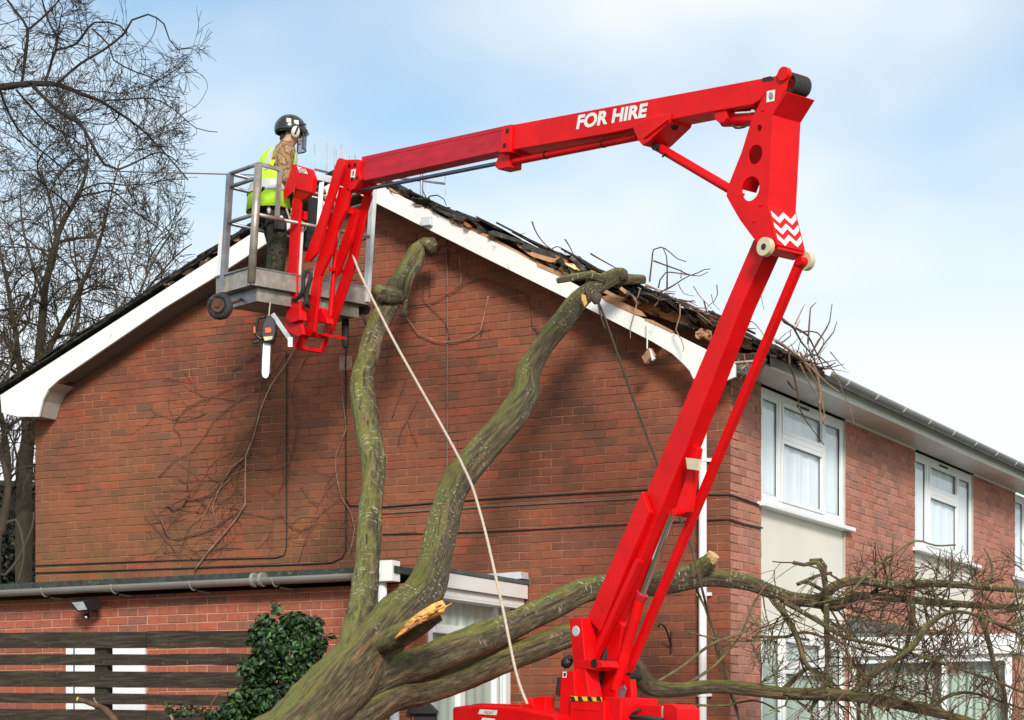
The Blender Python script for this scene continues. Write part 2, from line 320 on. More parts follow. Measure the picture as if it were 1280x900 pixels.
def mtube(self, pts, rad, sides=8, cap=True, rough=0.0, seed=0, tone=None, flat=1.0):
    pts = [Vector(p) for p in pts]; n = len(pts)
    if isinstance(rad, (int, float)): rad = [rad] * n
    t0 = (pts[1] - pts[0]).normalized(); a = t0.orthogonal().normalized(); vs = []; v_ = 0; vl = []
    for i in range(n):
        t = (pts[min(i + 1, n - 1)] - pts[max(i - 1, 0)])
        t = t.normalized() if t.length > 1e-9 else t0
        a = (a - t * a.dot(t)); a = a.normalized() if a.length > 1e-6 else t.orthogonal().normalized(); b = t.cross(a)
        if i: v_ += (pts[i] - pts[i - 1]).length
        vl.append(v_)
        for k in range(sides):
            q = 2 * math.pi * k / sides; d_ = a * math.cos(q) + b * math.sin(q) * flat; r_ = rad[i]
            if rough: r_ *= 1 + rough * (.35 * noise.noise(Vector((math.cos(q) * 6, math.sin(q) * 6, vl[-1] * 1.6 + seed))) + .55 * noise.noise(Vector((math.cos(q) * 2.4, math.sin(q) * 2.4, vl[-1] * 1.3 + seed))) + noise.noise(pts[i] * 3.1 + d_ * 1.3 + Vector((seed, 0, 0))) * 1.0 + 0.4 * noise.noise(pts[i] * 11 + d_ * 3))
            vs.append(pts[i] + d_ * r_)
    fs = []; uvs = []; rm = max(rad)
    for i in range(n - 1):
        for k in range(sides):
            k2 = (k + 1) % sides; fs.append((i * sides + k, i * sides + k2, (i + 1) * sides + k2, (i + 1) * sides + k))
            u0 = 2 * math.pi * rm * k / sides; u1 = 2 * math.pi * rm * (k + 1) / sides
            uvs.append([(u0, vl[i]), (u1, vl[i]), (u1, vl[i + 1]), (u0, vl[i + 1])])
    if cap:
        fs.append(tuple(range(sides))[::-1]); fs.append(tuple((n - 1) * sides + k for k in range(sides)))
        uvs += [[(0, 0)] * sides] * 2
    return self.add(vs, fs, tone, uvs)
MB.tube = mtube
def cyl(self, a, b, r, sides=16, tone=None): return self.tube([a, b], r, sides, tone=tone)
MB.cyl = cyl
def meqb(self, pts, hw, hh, upv):
    """bar of rectangular section along two points"""
    a, b = Vector(pts[0]), Vector(pts[1]); t = (b - a).normalized(); u = Vector(upv); u = (u - t * u.dot(t)).normalized(); s = t.cross(u)
    return self.prism([a + s * hw + u * hh, a - s * hw + u * hh, a - s * hw - u * hh, a + s * hw - u * hh], b - a)
MB.bar = meqb
def icoblob(self, c, rx, ry, rz, rot=None, seg=16, rings=10, disp=0.0, seed=0):
    vs = []; fs = []
    for i in range(rings + 1):
        p = math.pi * i / rings
        for k in range(seg):
            q = 2 * math.pi * k / seg; d_ = Vector((math.sin(p) * math.cos(q), math.sin(p) * math.sin(q), math.cos(p)))
            s_ = 1 + disp * noise.noise(d_ * 2 + Vector((seed, 0, 0))); v = Vector((d_.x * rx * s_, d_.y * ry * s_, d_.z * rz * s_))
            if rot: v = rot @ v
            vs.append(Vector(c) + v)
    for i in range(rings):
        for k in range(seg): fs.append((i * seg + k, (i + 1) * seg + k, (i + 1) * seg + (k + 1) % seg, i * seg + (k + 1) % seg))
    return self.add(vs, fs)
MB.blob = icoblob

# ------------------------------------------------------------------ ground
m = MB(); m.add([(-400, -60, 0), (400, -60, 0), (400, 700, 0), (-400, 700, 0)], [(0, 1, 2, 3)])
tag(m.build('ground', 'grass'), kind='structure')
m = MB(); m.box((-3, -3.1, -0.05), (6.5, -0.02, 0.03)); m.box((0.02, -0.01, -0.05), (6.5, 30, 0.03)); tag(m.build('path', 'paving'), kind='structure')

# ------------------------------------------------------------------ the house
CH, BL, JT = 0.0775, 0.2205, 0.010
ZR = 7.22; XR = -3.77
apx = onY(437, 213, -0.3); eL = onY(0, 494, -0.3); eR = onY(918, 454, -0.3)
XR = apx.x
def barge_z(X):            # top edge of the bargeboards
    if X < XR: return apx.z + (X - XR) * (apx.z - eL.z) / (XR - eL.x)
    return apx.z + (X - XR) * (eR.z - apx.z) / (eR.x - XR)
house = thing('brick_house', 'large red brick house end with white bargeboards and a storm-torn roof edge', 'house', (-3.77, 0, 0))
XL = onY(44, 630, 0).x
RLW = [(-3.77, 7.28), (-3.39, 7.05), (-2.2, 6.47), (-1.03, 5.92), (.27, 5.24)]
def wallz(X):
    if X < XR: return barge_z(X) + .03
    for (a, b), (c, d_) in zip(RLW, RLW[1:]):
        if X <= c: return b + (d_ - b) * (X - a) / (c - a) - .02
    return 5.3

def clip(poly, inside, inter):
    out = []
    for i in range(len(poly)):
        a, b = poly[i - 1], poly[i]
        ia, ib = inside(a), inside(b)
        if ib:
            if not ia: out.append(inter(a, b))
            out.append(b)
        elif ia: out.append(inter(a, b))
    return out
def clip_below(poly, fz):
    def inter(a, b):
        da = fz(a[0]) - a[1]; db = fz(b[0]) - b[1]; t = da / (da - db); return (a[0] + (b[0] - a[0]) * t, a[1] + (b[1] - a[1]) * t)
    return clip(poly, lambda p: p[1] <= fz(p[0]), inter)
rnd = random.Random(5)
BRICKMESH = {}
def brick_unit(mat, axis):
    key = (mat, axis)
    if key in BRICKMESH: return BRICKMESH[key]
    me = bpy.data.meshes.new('brick'); l, h, dp, bv = BL - JT, CH - JT, 0.028, 0.003
    v = [(0, bv, 0), (l, bv, 0), (l, bv, h), (0, bv, h), (bv, 0, bv), (l - bv, 0, bv), (l - bv, 0, h - bv), (bv, 0, h - bv), (0, dp, 0), (l, dp, 0), (l, dp, h), (0, dp, h)]
    f = [(4, 5, 6, 7), (0, 1, 5, 4), (1, 2, 6, 5), (2, 3, 7, 6), (3, 0, 4, 7), (8, 9, 1, 0), (9, 10, 2, 1), (10, 11, 3, 2), (11, 8, 0, 3)]
    if axis == 'X': v = [(-y, x, z) for x, y, z in v]      # faces +X, runs along +Y
    me.from_pydata(v, [], f); me.materials.append(MT[mat]); me.update(); BRICKMESH[key] = me; return me
def brick_wall(parent_wall, rects, axis, plane, mats, z0, fz=None, single=0, phase=0, quoin=None):
    """rects: (a0,a1,b0,b1) in wall coordinates; returns stuff mesh"""
    off = OFF[parent_wall.name]; cand = []; mb = MB()
    def put(a, z, jy):
        return Vector((a, plane + jy, z)) if axis == 'Y' else Vector((plane - jy, a, z))
    for (a0, a1, b0, b1) in rects:
        r0 = int(math.floor((b0 - z0) / CH)) - 1; r1 = int((b1 - z0) / CH) + 2
        for rr in range(r0, r1):
            zb = z0 + rr * CH; zt = zb + CH - JT
            if zt <= b0 or zb >= b1: continue
            zb2, zt2 = max(zb, b0), min(zt, b1)
            if zt2 - zb2 < 0.012: continue
            sh = ((rr + phase) % 2) * BL / 2
            e0, e1 = a0, a1
            dpt = .03 if quoin else .10
            if quoin == 'lo': e0 = a0 + 0.031
            k = math.floor((e0 - sh) / BL)
            while k * BL + sh < e1:
                x0 = k * BL + sh; x1 = x0 + BL - JT; k += 1
                if quoin == 'hi': x0 += (a1 % BL) ; x1 += (a1 % BL)
                x0c, x1c = max(x0, e0), min(x1, e1)
                if e1 - x1c < JT * 1.2: x1c = e1
                if x1c - x0c < 0.02: continue
                full = abs((x1c - x0c) - (BL - JT)) < 1e-4 and abs((zt2 - zb2) - (CH - JT)) < 1e-4
                poly = [(x0c, zb2), (x1c, zb2), (x1c, zt2), (x0c, zt2)]
                if fz:
                    q = clip_below(poly, fz); 
                    if len(q) != 4 or any(abs(u[0] - v[0]) + abs(u[1] - v[1]) > 1e-6 for u, v in zip(sorted(q), sorted(poly))): full = False
                    if len(q) < 3: continue
                    poly = q
                jy = rnd.uniform(-0.0025, 0.0025); jz = rnd.uniform(-.0012, .0012)
                if full and single:
                    p = put(x0c, zb2, jy); px, py, pz = prj(p)
                    if 0 < px < 1280 and 0 < py < 900: cand.append((pz, p, jy)); continue
                tone = rnd.random(); n = len(poly)
                cx = sum(u[0] for u in poly) / n; cz = sum(u[1] for u in poly) / n
                fr = [put(cx + (u - cx) * (1 - 0.006 / max(0.04, abs(x1c - x0c))), cz + (v - cz) * 0.94 + jz, jy) for u, v in poly]
                md = [put(u, v + jz, jy + 0.003) for u, v in poly]; bk = [put(u, v + jz, dpt) for u, v in poly]
                vs = fr + md + bk; rng = list(range(n)); 
                fs = [tuple(rng)] + [(i, n + i, n + (i + 1) % n, (i + 1) % n) for i in rng] + [(n + i, 2 * n + i, 2 * n + (i + 1) % n, n + (i + 1) % n) for i in rng]
                mb.add(vs, fs, tone)
    cand.sort(key=lambda c: c[0])
    me = brick_unit(mats + '_o', axis)
    for pz, p, jy in cand[:single]:
        o = bpy.data.objects.new('brick', me); col.objects.link(o); o.parent = parent_wall; o.location = p - off
    rest = MB()
    for pz, p, jy in cand[single:]:
        l, h = BL - JT, CH - JT; bv = .003
        if axis == 'Y': g = lambda a, b, c: (p.x + a, p.y + b, p.z + c)
        else: g = lambda a, b, c: (p.x - b, p.y + a, p.z + c)
        v = [g(0, bv, 0), g(l, bv, 0), g(l, bv, h), g(0, bv, h), g(bv, 0, bv), g(l - bv, 0, bv), g(l - bv, 0, h - bv), g(bv, 0, h - bv), g(0, .028, 0), g(l, .028, 0), g(l, .028, h), g(0, .028, h)]
        mb.add(v, [(4, 5, 6, 7), (0, 1, 5, 4), (1, 2, 6, 5), (2, 3, 7, 6), (3, 0, 4, 7), (8, 9, 1, 0), (9, 10, 2, 1), (10, 11, 3, 2), (11, 8, 0, 3)], rnd.random())
    return mb.build('brick_courses', mats + '_s', parent_wall, kind='stuff')

# gable wall core (mortar) and its bricks
m = MB(); pts = [(XL + .004, 0), (-0.006, 0), (-0.006, wallz(0) - .05), (-1.03, wallz(-1.03) - .05), (-2.2, wallz(-2.2) - .05), (-3.39, wallz(-3.39) - .05), (XR, wallz(XR) - .05), (XL + .004, wallz(XL) - .06)]
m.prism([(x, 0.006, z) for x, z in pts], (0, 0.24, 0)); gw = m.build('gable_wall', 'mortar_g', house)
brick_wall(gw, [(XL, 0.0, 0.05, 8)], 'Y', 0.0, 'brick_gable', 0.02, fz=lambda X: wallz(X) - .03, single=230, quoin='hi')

# side wall piers between the window bays
WY = [(0.80, 3.22), (5.62, 8.03), (10.0, 12.4), (14.7, 17.1), (19.5, 21.9)]; ZW0, ZW1 = 4.02, 5.10
piers = [(0, 0.80), (3.22, 5.62), (8.03, 10.0), (12.4, 14.7), (17.1, 19.5), (21.9, 26)]
for i, (a, b) in enumerate(piers):
    m = MB(); m.box((-0.25, a if i else 0.247, 0.02), (-0.006, b, 5.12)); sw = m.build('side_wall', 'mortar_s', house)
    brick_wall(sw, [(a, b, 0.05, 5.11)], 'X', 0.0, 'brick_side', 0.02, single=(40, 30, 0, 0, 0, 0)[i], quoin='lo' if i == 0 else None, phase=i)
m = MB(); m.box((XL + .01, 26, 0.02), (-0.01, 26.3, 5.2)); m.box((XL + .01, 0.26, 0.02), (XL + 0.26, 25.98, 5.3)); m.build('rear_wall', 'mortar_g', house)
m = MB(); m.box((-3.5, 0.3, 0.03), (-1.9, 25.9, 5.05)); m.build('interior_partition', 'room', house)

# windows of the upper floor
def window(parent, Yc, Za, Zb, X, lights, mat_cur='curtain', sill=True, name='window', trans=0.36):
    Y0, Y1 = Yc; fw = 0.065; xo, xi = X - 0.02, X - 0.036
    m = MB(); W = Y1 - Y0
    m.box((xo, Y0, Za), (xi, Y0 + fw, Zb)); m.box((xo, Y1 - fw, Za), (xi, Y1, Zb))
    m.box((xo - .002, Y0 + fw, Zb - fw), (xi + .002, Y1 - fw, Zb)); m.box((xo - .002, Y0 + fw, Za), (xi + .002, Y1 - fw, Za + fw))
    mull = []
    for t in lights[1:-1]:
        y = Y0 + W * t; mull.append(y); m.box((xo + .002, y - fw * .6, Za + fw), (xi + .004, y + fw * .6, Zb - fw))
    win = m.build(name, 'upvc', parent, bevel=0.006)
    ys = [Y0 + fw] + sum([[y - fw * .6, y + fw * .6] for y in mull], []) + [Y1 - fw]
    for j in range(len(ys) // 2):
        a, b = ys[2 * j], ys[2 * j + 1]; parts = [(Za + fw, Zb - fw)]
        if trans and (j == len(ys) // 4): zt = Zb - (Zb - Za) * trans; parts = [(Za + fw, zt - .03), (zt + .03, Zb - fw)]; mm = MB(); mm.box((xo + .012, a, zt - .03), (xi, b, zt + .03)); mm.build('transom', 'upvc', win, bevel=.005)
        for (c, d_) in parts:
            q = 0.035; s_ = MB()
            xs0, xs1 = xo + (.012 if len(parts) > 1 else -.006), xo - .018
            s_.box((xs0, a, c), (xs1, a + q, d_)); s_.box((xs0, b - q, c), (xs1, b, d_)); s_.box((xs0 - .001, a + q, c), (xs1, b - q, c + q)); s_.box((xs0 - .001, a + q, d_ - q), (xs1, b - q, d_))
            s_.build('sash', 'upvc', win)
            g = MB(); g.box((xo - .020, a + q, c + q), (xo - .026, b - q, d_ - q)); g.build('pane', 'glass', win)
            g = MB(); e_ = .006
            for u0, v0, u1, v1 in ((a + q, c + q, a + q + e_, d_ - q), (b - q - e_, c + q, b - q, d_ - q), (a + q, c + q, b - q, c + q + e_), (a + q, d_ - q - e_, b - q, d_ - q)): g.box((xo - .017, u0, v0), (xo - .0195, u1, v1))
            g.build('gasket', 'black_cable', win)
    if trans:
        g = MB(); ym = (ys[2] + ys[3]) / 2; g.box((xo + .012, ym - .16, Zb - .052), (xo, ym + .16, Zb - .034)); g.build('trickle_vent', 'black_cable', win)
    if sill:
        g = MB(); g.box((X + 0.07, Y0 - .10, Za - .045), (xi, Y1 + .12, Za - .004)); g.build('sill', 'upvc', win, bevel=.006)
    # net curtain with folds, and the dark room behind
    g = MB(); n = 60; vs = []; 
    for i in range(n + 1):
        y = Y0 + fw + (W - 2 * fw) * i / n; x = xo - .045 + .003 * math.sin(i * 1.9) + .005 * math.sin(i * .7)
        vs += [(x, y, Za), (x + .003, y, Zb)]
    g.add(vs, [(2 * i, 2 * i + 2, 2 * i + 3, 2 * i + 1) for i in range(n)]); g.build('curtain', mat_cur, win, smooth=True)
    return win
for i, wy in enumerate(WY):
    window(house, wy, ZW0, ZW1, 0.0, [0, 0.23, 0.745, 1])
    if i == 0: z_lo = 2.86
    m = MB(); m.box((-0.03, wy[0], 2.86), (-0.09, wy[1], ZW0 - .045)); m.build('render_panel', 'render_panel', house)
    m = MB(); m.box((-0.10, wy[0] - .2, .05), (-0.9, wy[1] + .2, 5.05)); 
# ground floor window of the first bay
window(house, (0.80, 3.22), 1.35, 2.86, 0.0, [0, 0.25, 0.73, 1], 'curtain_green', trans=0.22)
m = MB(); m.box((-0.03, .8, 0.05), (-0.09, 3.22, 1.30)); m.build('render_panel', 'render_panel', house)
for wy in WY: m = MB(); m.box((-0.029, wy[1] - .016, .05), (-0.003, wy[1] - .001, 5.1)); m.box((-0.029, wy[0] + .001, .05), (-0.006, wy[0] + .012, 5.1)); m.build('sealant', 'soffit', house)
for wy in WY[1:]: m = MB(); m.box((-0.03, wy[0], 0.05), (-0.09, wy[1], 2.86)); m.build('render_panel', 'render_panel', house)

# roof
RT = 0.16
def slope_pt(X, Y, up): return Vector((X, Y, barge_z(X) + up))
m = MB()
rx = 0.52
rl = [(XR, 7.33), (-3.39, 7.09), (-2.2, 6.53), (-1.03, 5.98), (.27, 5.31), (.50, 5.215)]
m.prism([Vector((x, -.16, z)) for x, z in rl] + [Vector((x, -.16, z - .05)) for x, z in rl[::-1]], (0, 26.6, 0));
m.prism([slope_pt(XR - .003, -0.16, .02), slope_pt(XR - .003, -0.16, .08), slope_pt(-8.25, -0.16, .08), slope_pt(-8.25, -0.16, .02)], (0, 26.6, 0))
roof = m.build('roof', 'roof_sheet', house)
# bargeboards, outlines followed round the shaped feet
bl = [(437, 213), (0, 494), (2, 516), (22, 521), (48, 521), (53, 501), (60, 487), (73, 475), (205, 385), (274, 343), (437, 236)]
m = MB(); m.prism([onY(x, y, -0.32) for x, y in bl], (0, 0.03, 0)); m.build('barge_board', 'white_board', house, bevel=.004)
br_ = [(437.3, 213.3), (647, 317), (756, 375), (835, 413), (887, 439), (919, 455), (919, 471), (902, 478), (885, 482), (866, 473), (862, 464), (855, 456), (840, 442), (815, 427), (731, 384), (601, 320), (464, 251), (437.3, 236.5)]
m = MB(); m.prism([onY(x, y, -0.322) for x, y in br_], (0, 0.03, 0)); m.build('barge_board', 'white_board', house, bevel=.004)
# boxed eaves foot on the left
q = [onY(48.5, 520, -0.29), onY(54, 501, -0.29), onY(61, 488, -0.29), onY(72, 479, -0.29)]
m = MB(); m.prism([Vector((p.x, -0.29, p.z)) for p in q] + [Vector((q[3].x - .3, -0.29, q[3].z - .1)), Vector((q[0].x - .2, -0.29, q[0].z + .01))], (0, 0.28, 0)); m.build('eaves_box', 'soffit', house)
# verge soffits
for a, b, k in ((bl[7], bl[-1], .0), (br_[-1], br_[13], .0)):
    p0, p1 = onY(a[0], a[1], -0.29), onY(b[0], b[1], -0.29)
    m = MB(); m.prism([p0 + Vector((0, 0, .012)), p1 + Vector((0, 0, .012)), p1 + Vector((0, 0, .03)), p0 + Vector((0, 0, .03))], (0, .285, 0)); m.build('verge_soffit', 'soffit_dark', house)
# right hand eaves: fascia, soffit, gutter
m = MB(); m.box((0.40, 0.02, 5.112), (0.375, 26, 5.235)); m.build('fascia', 'white_board', house, bevel=.004)
m = MB(); m.box((-0.005, -0.27, 5.118), (0.374, 26, 5.135)); m.build('soffit_board', 'soffit', house)
m = MB(); m.box((0.0, 3.2, 5.10), (0.012, 5.62, 5.124)); m.box((0.0, 8.03, 5.10), (0.012, 10.0, 5.124)); m.build('soffit_bead', 'white_board', house)
# open end of the eaves at the corner
m = MB(); m.prism([(0.0, -0.268, 5.142), (0.37, -0.268, 5.142), (0.37, -0.268, 5.18), (0.12, -.268, 5.22), (0, -.268, 5.22)], (0, 0.02, 0)); m.build('eaves_end', 'felt', house)
def gutter(parent, pts, r, mat, clips, clipmat, drop=Vector((0, 0, -1))):
    m = MB(); seg = 10; a, b = pts; t = (b - a).normalized(); s = t.cross(UP).normalized(); vs = []
    for p in (a, b):
        for k in range(seg + 1):
            q = math.pi * k / seg; vs.append(p + s * math.cos(q) * r - UP * math.sin(q) * r * .95)
        for k in range(seg, -1, -1):
            q = math.pi * k / seg; vs.append(p + s * math.cos(q) * (r - .006) - UP * math.sin(q) * (r - .006) * .95)
    n = 2 * (seg + 1); fs = [(i, (i + 1) % n, n + (i + 1) % n, n + i) for i in range(n)] + [tuple(range(n))[::-1], tuple(range(n, 2 * n))]
    m.add(vs, fs); g = m.build('gutter', mat, parent, smooth=False)
    for d_, w_ in clips:
        m = MB(); c = a + t * d_; vs = []
        for e in (-w_, w_):
            for k in range(seg + 1):
                q = math.pi * k / seg; vs.append(c + t * e + s * math.cos(q) * (r + .007) - UP * math.sin(q) * (r + .007) * .95)
            for k in range(seg, -1, -1):
                q = math.pi * k / seg; vs.append(c + t * e + s * math.cos(q) * (r + .001) - UP * math.sin(q) * (r + .001) * .95)
        m.add(vs, fs); m.build('gutter_bracket', clipmat, g)
    return g
gy = [0.9 * i + .5 for i in range(28)]
gutter(house, (Vector((0.47, 1.25, 5.255)), Vector((0.47, 26, 5.235))), 0.060, 'gutter_grey', [(y, .013) for y in gy], 'gutter_clip')
# downpipe on the corner with brackets
m = MB(); X0 = onY(879, 700, -.05).x; m.tube([(X0, -0.06, 0.1), (X0, -0.06, 4.62)], 0.036, 14); dp = m.build('downpipe', 'upvc', house, smooth=True)
for z in (1.1, 2.2, 3.1, 4.3): m = MB(); m.tube([(X0, -0.06, z), (X0, -0.06, z + .04)], 0.043, 14); m.box((X0 - .07, -.03, z + .005), (X0 + .07, -.012, z + .035)); m.build('pipe_bracket', 'upvc', dp)
m = MB(); c_, _ = catmull([(X0, -0.06, 4.6), (X0, -0.07, 4.75), (X0 + .07, -0.16, 4.92), (X0 + .14, -0.2, 5.05)], [.036] * 4, .04); m.tube(c_, .036, 14); m.build('swan_neck', 'upvc', dp, smooth=True)

# porch that stands out from the side wall
PY = 3.34; PX1 = onY(1268, 800, PY).x
porch = house
zt = onY(1100, 797, PY).z; zb_ = onY(1100, 821, PY).z
m = MB(); m.box((0.0, PY - .12, zb_), (PX1 + .1, PY - .09, zt)); m.box((PX1 + .07, PY - .088, zb_), (PX1 + .1, PY + 2.6, zt)); m.build('porch_fascia', 'upvc', house, bevel=.004)
m = MB(); m.box((0.003, PY - .087, zt - .05), (PX1 + .065, PY + 2.6, zt - .01)); m.build('porch_roof', 'roof_felt', house)
m = MB(); m.prism([(0.004, PY - .10, zt + .003), (1.0, PY - .10, zt + .003), (0.75, PY - .10, zt + .06), (0.004, PY - .10, zt + .24)], (0, 2.2, 0)); m.build('lead_flashing', 'lead', house)
m = MB(); m.box((-.002, PY - .125, zt + .002), (0.012, PY - .105, zt + .29)); m.prism([(0.013, PY - .112, zt + .245), (0.013, PY - .112, zt + .275), (1.05, PY - .112, zt + .03), (1.05, PY - .112, zt + .003)], (0, .011, 0)); m.build('flashing_trim', 'timber_pale', house)
m = MB()
for xa, xb in ((0.015, 0.075), (0.98, 1.03), (PX1 - .08, PX1 - .01)): m.box((xa, PY - .06, .06), (xb, PY, zb_ + .01))
m.box((0.075, PY - .055, zb_ - .07), (PX1 - .08, PY - .002, zb_ - .004)); m.box((0.075, PY - .058, .9), (PX1 - .08, PY - .004, .98)); pw = m.build('porch_window', 'upvc', house, bevel=.005)
for xa, xb in ((0.075, 0.98), (1.03, PX1 - .08)): g = MB(); g.box((xa, PY - .03, .98), (xb, PY - .024, zb_ - .07)); g.build('pane', 'glass', pw)
g = MB(); n = 90; vs = []
for i in range(n + 1):
    x = .08 + (PX1 - .17) * i / n; y = PY + .12 + .03 * math.sin(i * 1.3) + .012 * math.sin(i * .41); vs += [(x, y, .5), (x, y, zb_)]
g.add(vs, [(2 * i, 2 * i + 2, 2 * i + 3, 2 * i + 1) for i in range(n)]); g.build('curtain', 'curtain_green', pw, smooth=True)
m = MB(); m.box((0.02, PY - .055, .03), (PX1 - .08, PY - .01, .89)); m.build('porch_panel', 'render_panel', house)
m = MB(); m.box((PX1 - .005, PY - .04, .03), (PX1 + .065, PY + 2.5, zb_ - .003)); pier_ = m.build('porch_pier', 'mortar_s', house)
brick_wall(pier_, [(PX1 - .004, PX1 + .062, .06, zb_ - .01)], 'Y', PY - .05, 'brick_side', .02)

# fixings on the gable: cables
def wire(parent, pts, r, mat, Y=-0.012, name='cable', sides=6):
    w3 = [onY(x, y, Y) for x, y in pts]; c_, rr = catmull(w3, [r] * len(w3), .12); m = MB(); m.tube(c_, r, sides); return m.build(name, mat, parent, smooth=True)
wire(house, [(358, 440), (358, 560), (358, 685), (355, 694), (345, 697), (200, 701), (44, 707)], .006, 'black_cable')
wire(house, [(432, 400), (432, 560), (432, 688), (428, 697), (415, 703), (300, 708), (44, 716)], .007, 'black_cable')
wire(house, [(433, 625), (437, 632), (452, 632)], .007, 'black_cable')
wire(house, [(559, 311), (559, 420), (559, 560), (558, 700)], .007, 'grey_cable')
wire(house, [(478, 634), (600, 624.5), (760, 615), (862, 610), (868, 613), (871, 618), (885, 618.5), (911, 618)], .007, 'black_cable')
wire(house, [(478, 642), (600, 634), (760, 625), (830, 621)], .006, 'grey_cable')
wire(house, [(478, 668), (600, 665), (760, 657), (911, 649)], .006, 'black_cable')
for pts in ([(912.5, 618), (935, 626), (954, 633)], [(912.5, 649), (930, 655), (953, 660)]):
    w3 = [onX(x, y, 0.014) for x, y in pts]; m = MB(); m.tube(w3, .009, 6); m.build('cable', 'black_cable', house)
# grey junction box on the bargeboard, air brick, hanging hook
p0, p1 = onY(526, 271, -.38), onY(538, 281, -.38); m = MB(); m.box((p0.x, -.38, p0.z), (p1.x, -.323, p1.z)); m.build('junction_box', 'alu_white', house, bevel=.006)
p0, p1 = onY(424, 446, -.01), onY(440, 462, -.01); m = MB(); m.box((p0.x, -.008, p0.z), (p1.x, .0, p1.z))
for i in range(3):
    for j in range(3):
        pass
ab = m.build('air_brick', 'tile_terracotta', house)
m = MB(); h0 = onY(825, 780, -.25); h1 = onY(839, 808, -.012); c_, _ = catmull([h0 + Vector((-.02, 0, -.03)), h0, onY(832, 785, -.2), h1], [.008] * 4, .03); m.tube(c_, .009, 6); m.cyl(h1 + Vector((0, 0, .14)), h1 - Vector((0, 0, .06)), .008, 6); m.build('wall_hook', 'black_cable', house)

# ridge roll, verge tiles (each a piece)
def slab(mb, c, ln, wd, th, slope, tilt, roll, yaw=0.0, jag=0, tone=None, seed=0):
    """flat broken piece: ln down the slope (X-Z), wd along Y"""
    rg = random.Random(seed); M = Matrix.Rotation(yaw, 3, 'Z') @ Matrix.Rotation(-slope, 3, 'Y') @ Matrix.Rotation(tilt, 3, 'Y') @ Matrix.Rotation(roll, 3, 'X')
    pts = []; n = 4
    base = [(-.5, -.5), (.5, -.5), (.5, .5), (-.5, .5)]
    for i in range(4):
        a, b = base[i], base[(i + 1) % 4]
        for t in (0, .33, .66): pts.append(((a[0] + (b[0] - a[0]) * t + rg.uniform(-jag, jag)) * ln, (a[1] + (b[1] - a[1]) * t + rg.uniform(-jag, jag)) * wd))
    mb.prism([Vector(c) + M @ Vector((x, y, -th / 2)) for x, y in pts], M @ Vector((0, 0, th)), tone)
angR = math.atan((apx.z - eR.z) / (eR.x - XR)); angL = -math.atan((apx.z - eL.z) / (XR - eL.x))
rg = random.Random(11)
# heights of the lifted slate edge above the bargeboard along the right verge (pixels of the outline)
outl = [(462, 217), (477, 224), (504, 236), (535, 251), (567, 264), (593, 272), (620, 281), (644, 293), (685, 309), (715, 321), (733, 331), (760, 340), (807, 360), (860, 382), (897, 396), (930, 417), (963, 432)]
ov = [onY(x, y, -.34) for x, y in outl]
def outz(X):
    for a, b in zip(ov, ov[1:]):
        if a.x <= X <= b.x: return a.z + (b.z - a.z) * (X - a.x) / (b.x - a.x)
    return ov[-1].z if X > ov[-1].x else ov[0].z
X = ov[0].x; i = 0
while X < 0.42:
    ln = rg.uniform(.20, .34)
    for lay in range(3):
        m = MB(); z = outz(X + ln * .4) - .018 - lay * .038 + rg.uniform(-.008, .008)
        slab(m, (X + ln / 2 + rg.uniform(-.03, .03), -.12 + rg.uniform(-.04, .06) + lay * .05, z), ln * 1.25, .46, .017, -angR, rg.uniform(-.05, .09), rg.uniform(-.05, .05), rg.uniform(-.04, .04), .035, seed=i * 7 + lay)
        m.build('roof_slate', 'slate', roof)
    X += ln * .85; i += 1
for i in range(26):   # left verge slates
    X = XR - .12 - i * .165
    for lay in range(2):
        m = MB(); slab(m, (X, -.12, barge_z(X) + .075 - .028 * lay), .27, .46, .018, -angL, rg.uniform(-.03, .05), rg.uniform(-.03, .03), 0, .02, seed=900 + i * 3 + lay); m.build('roof_slate', 'slate', roof)
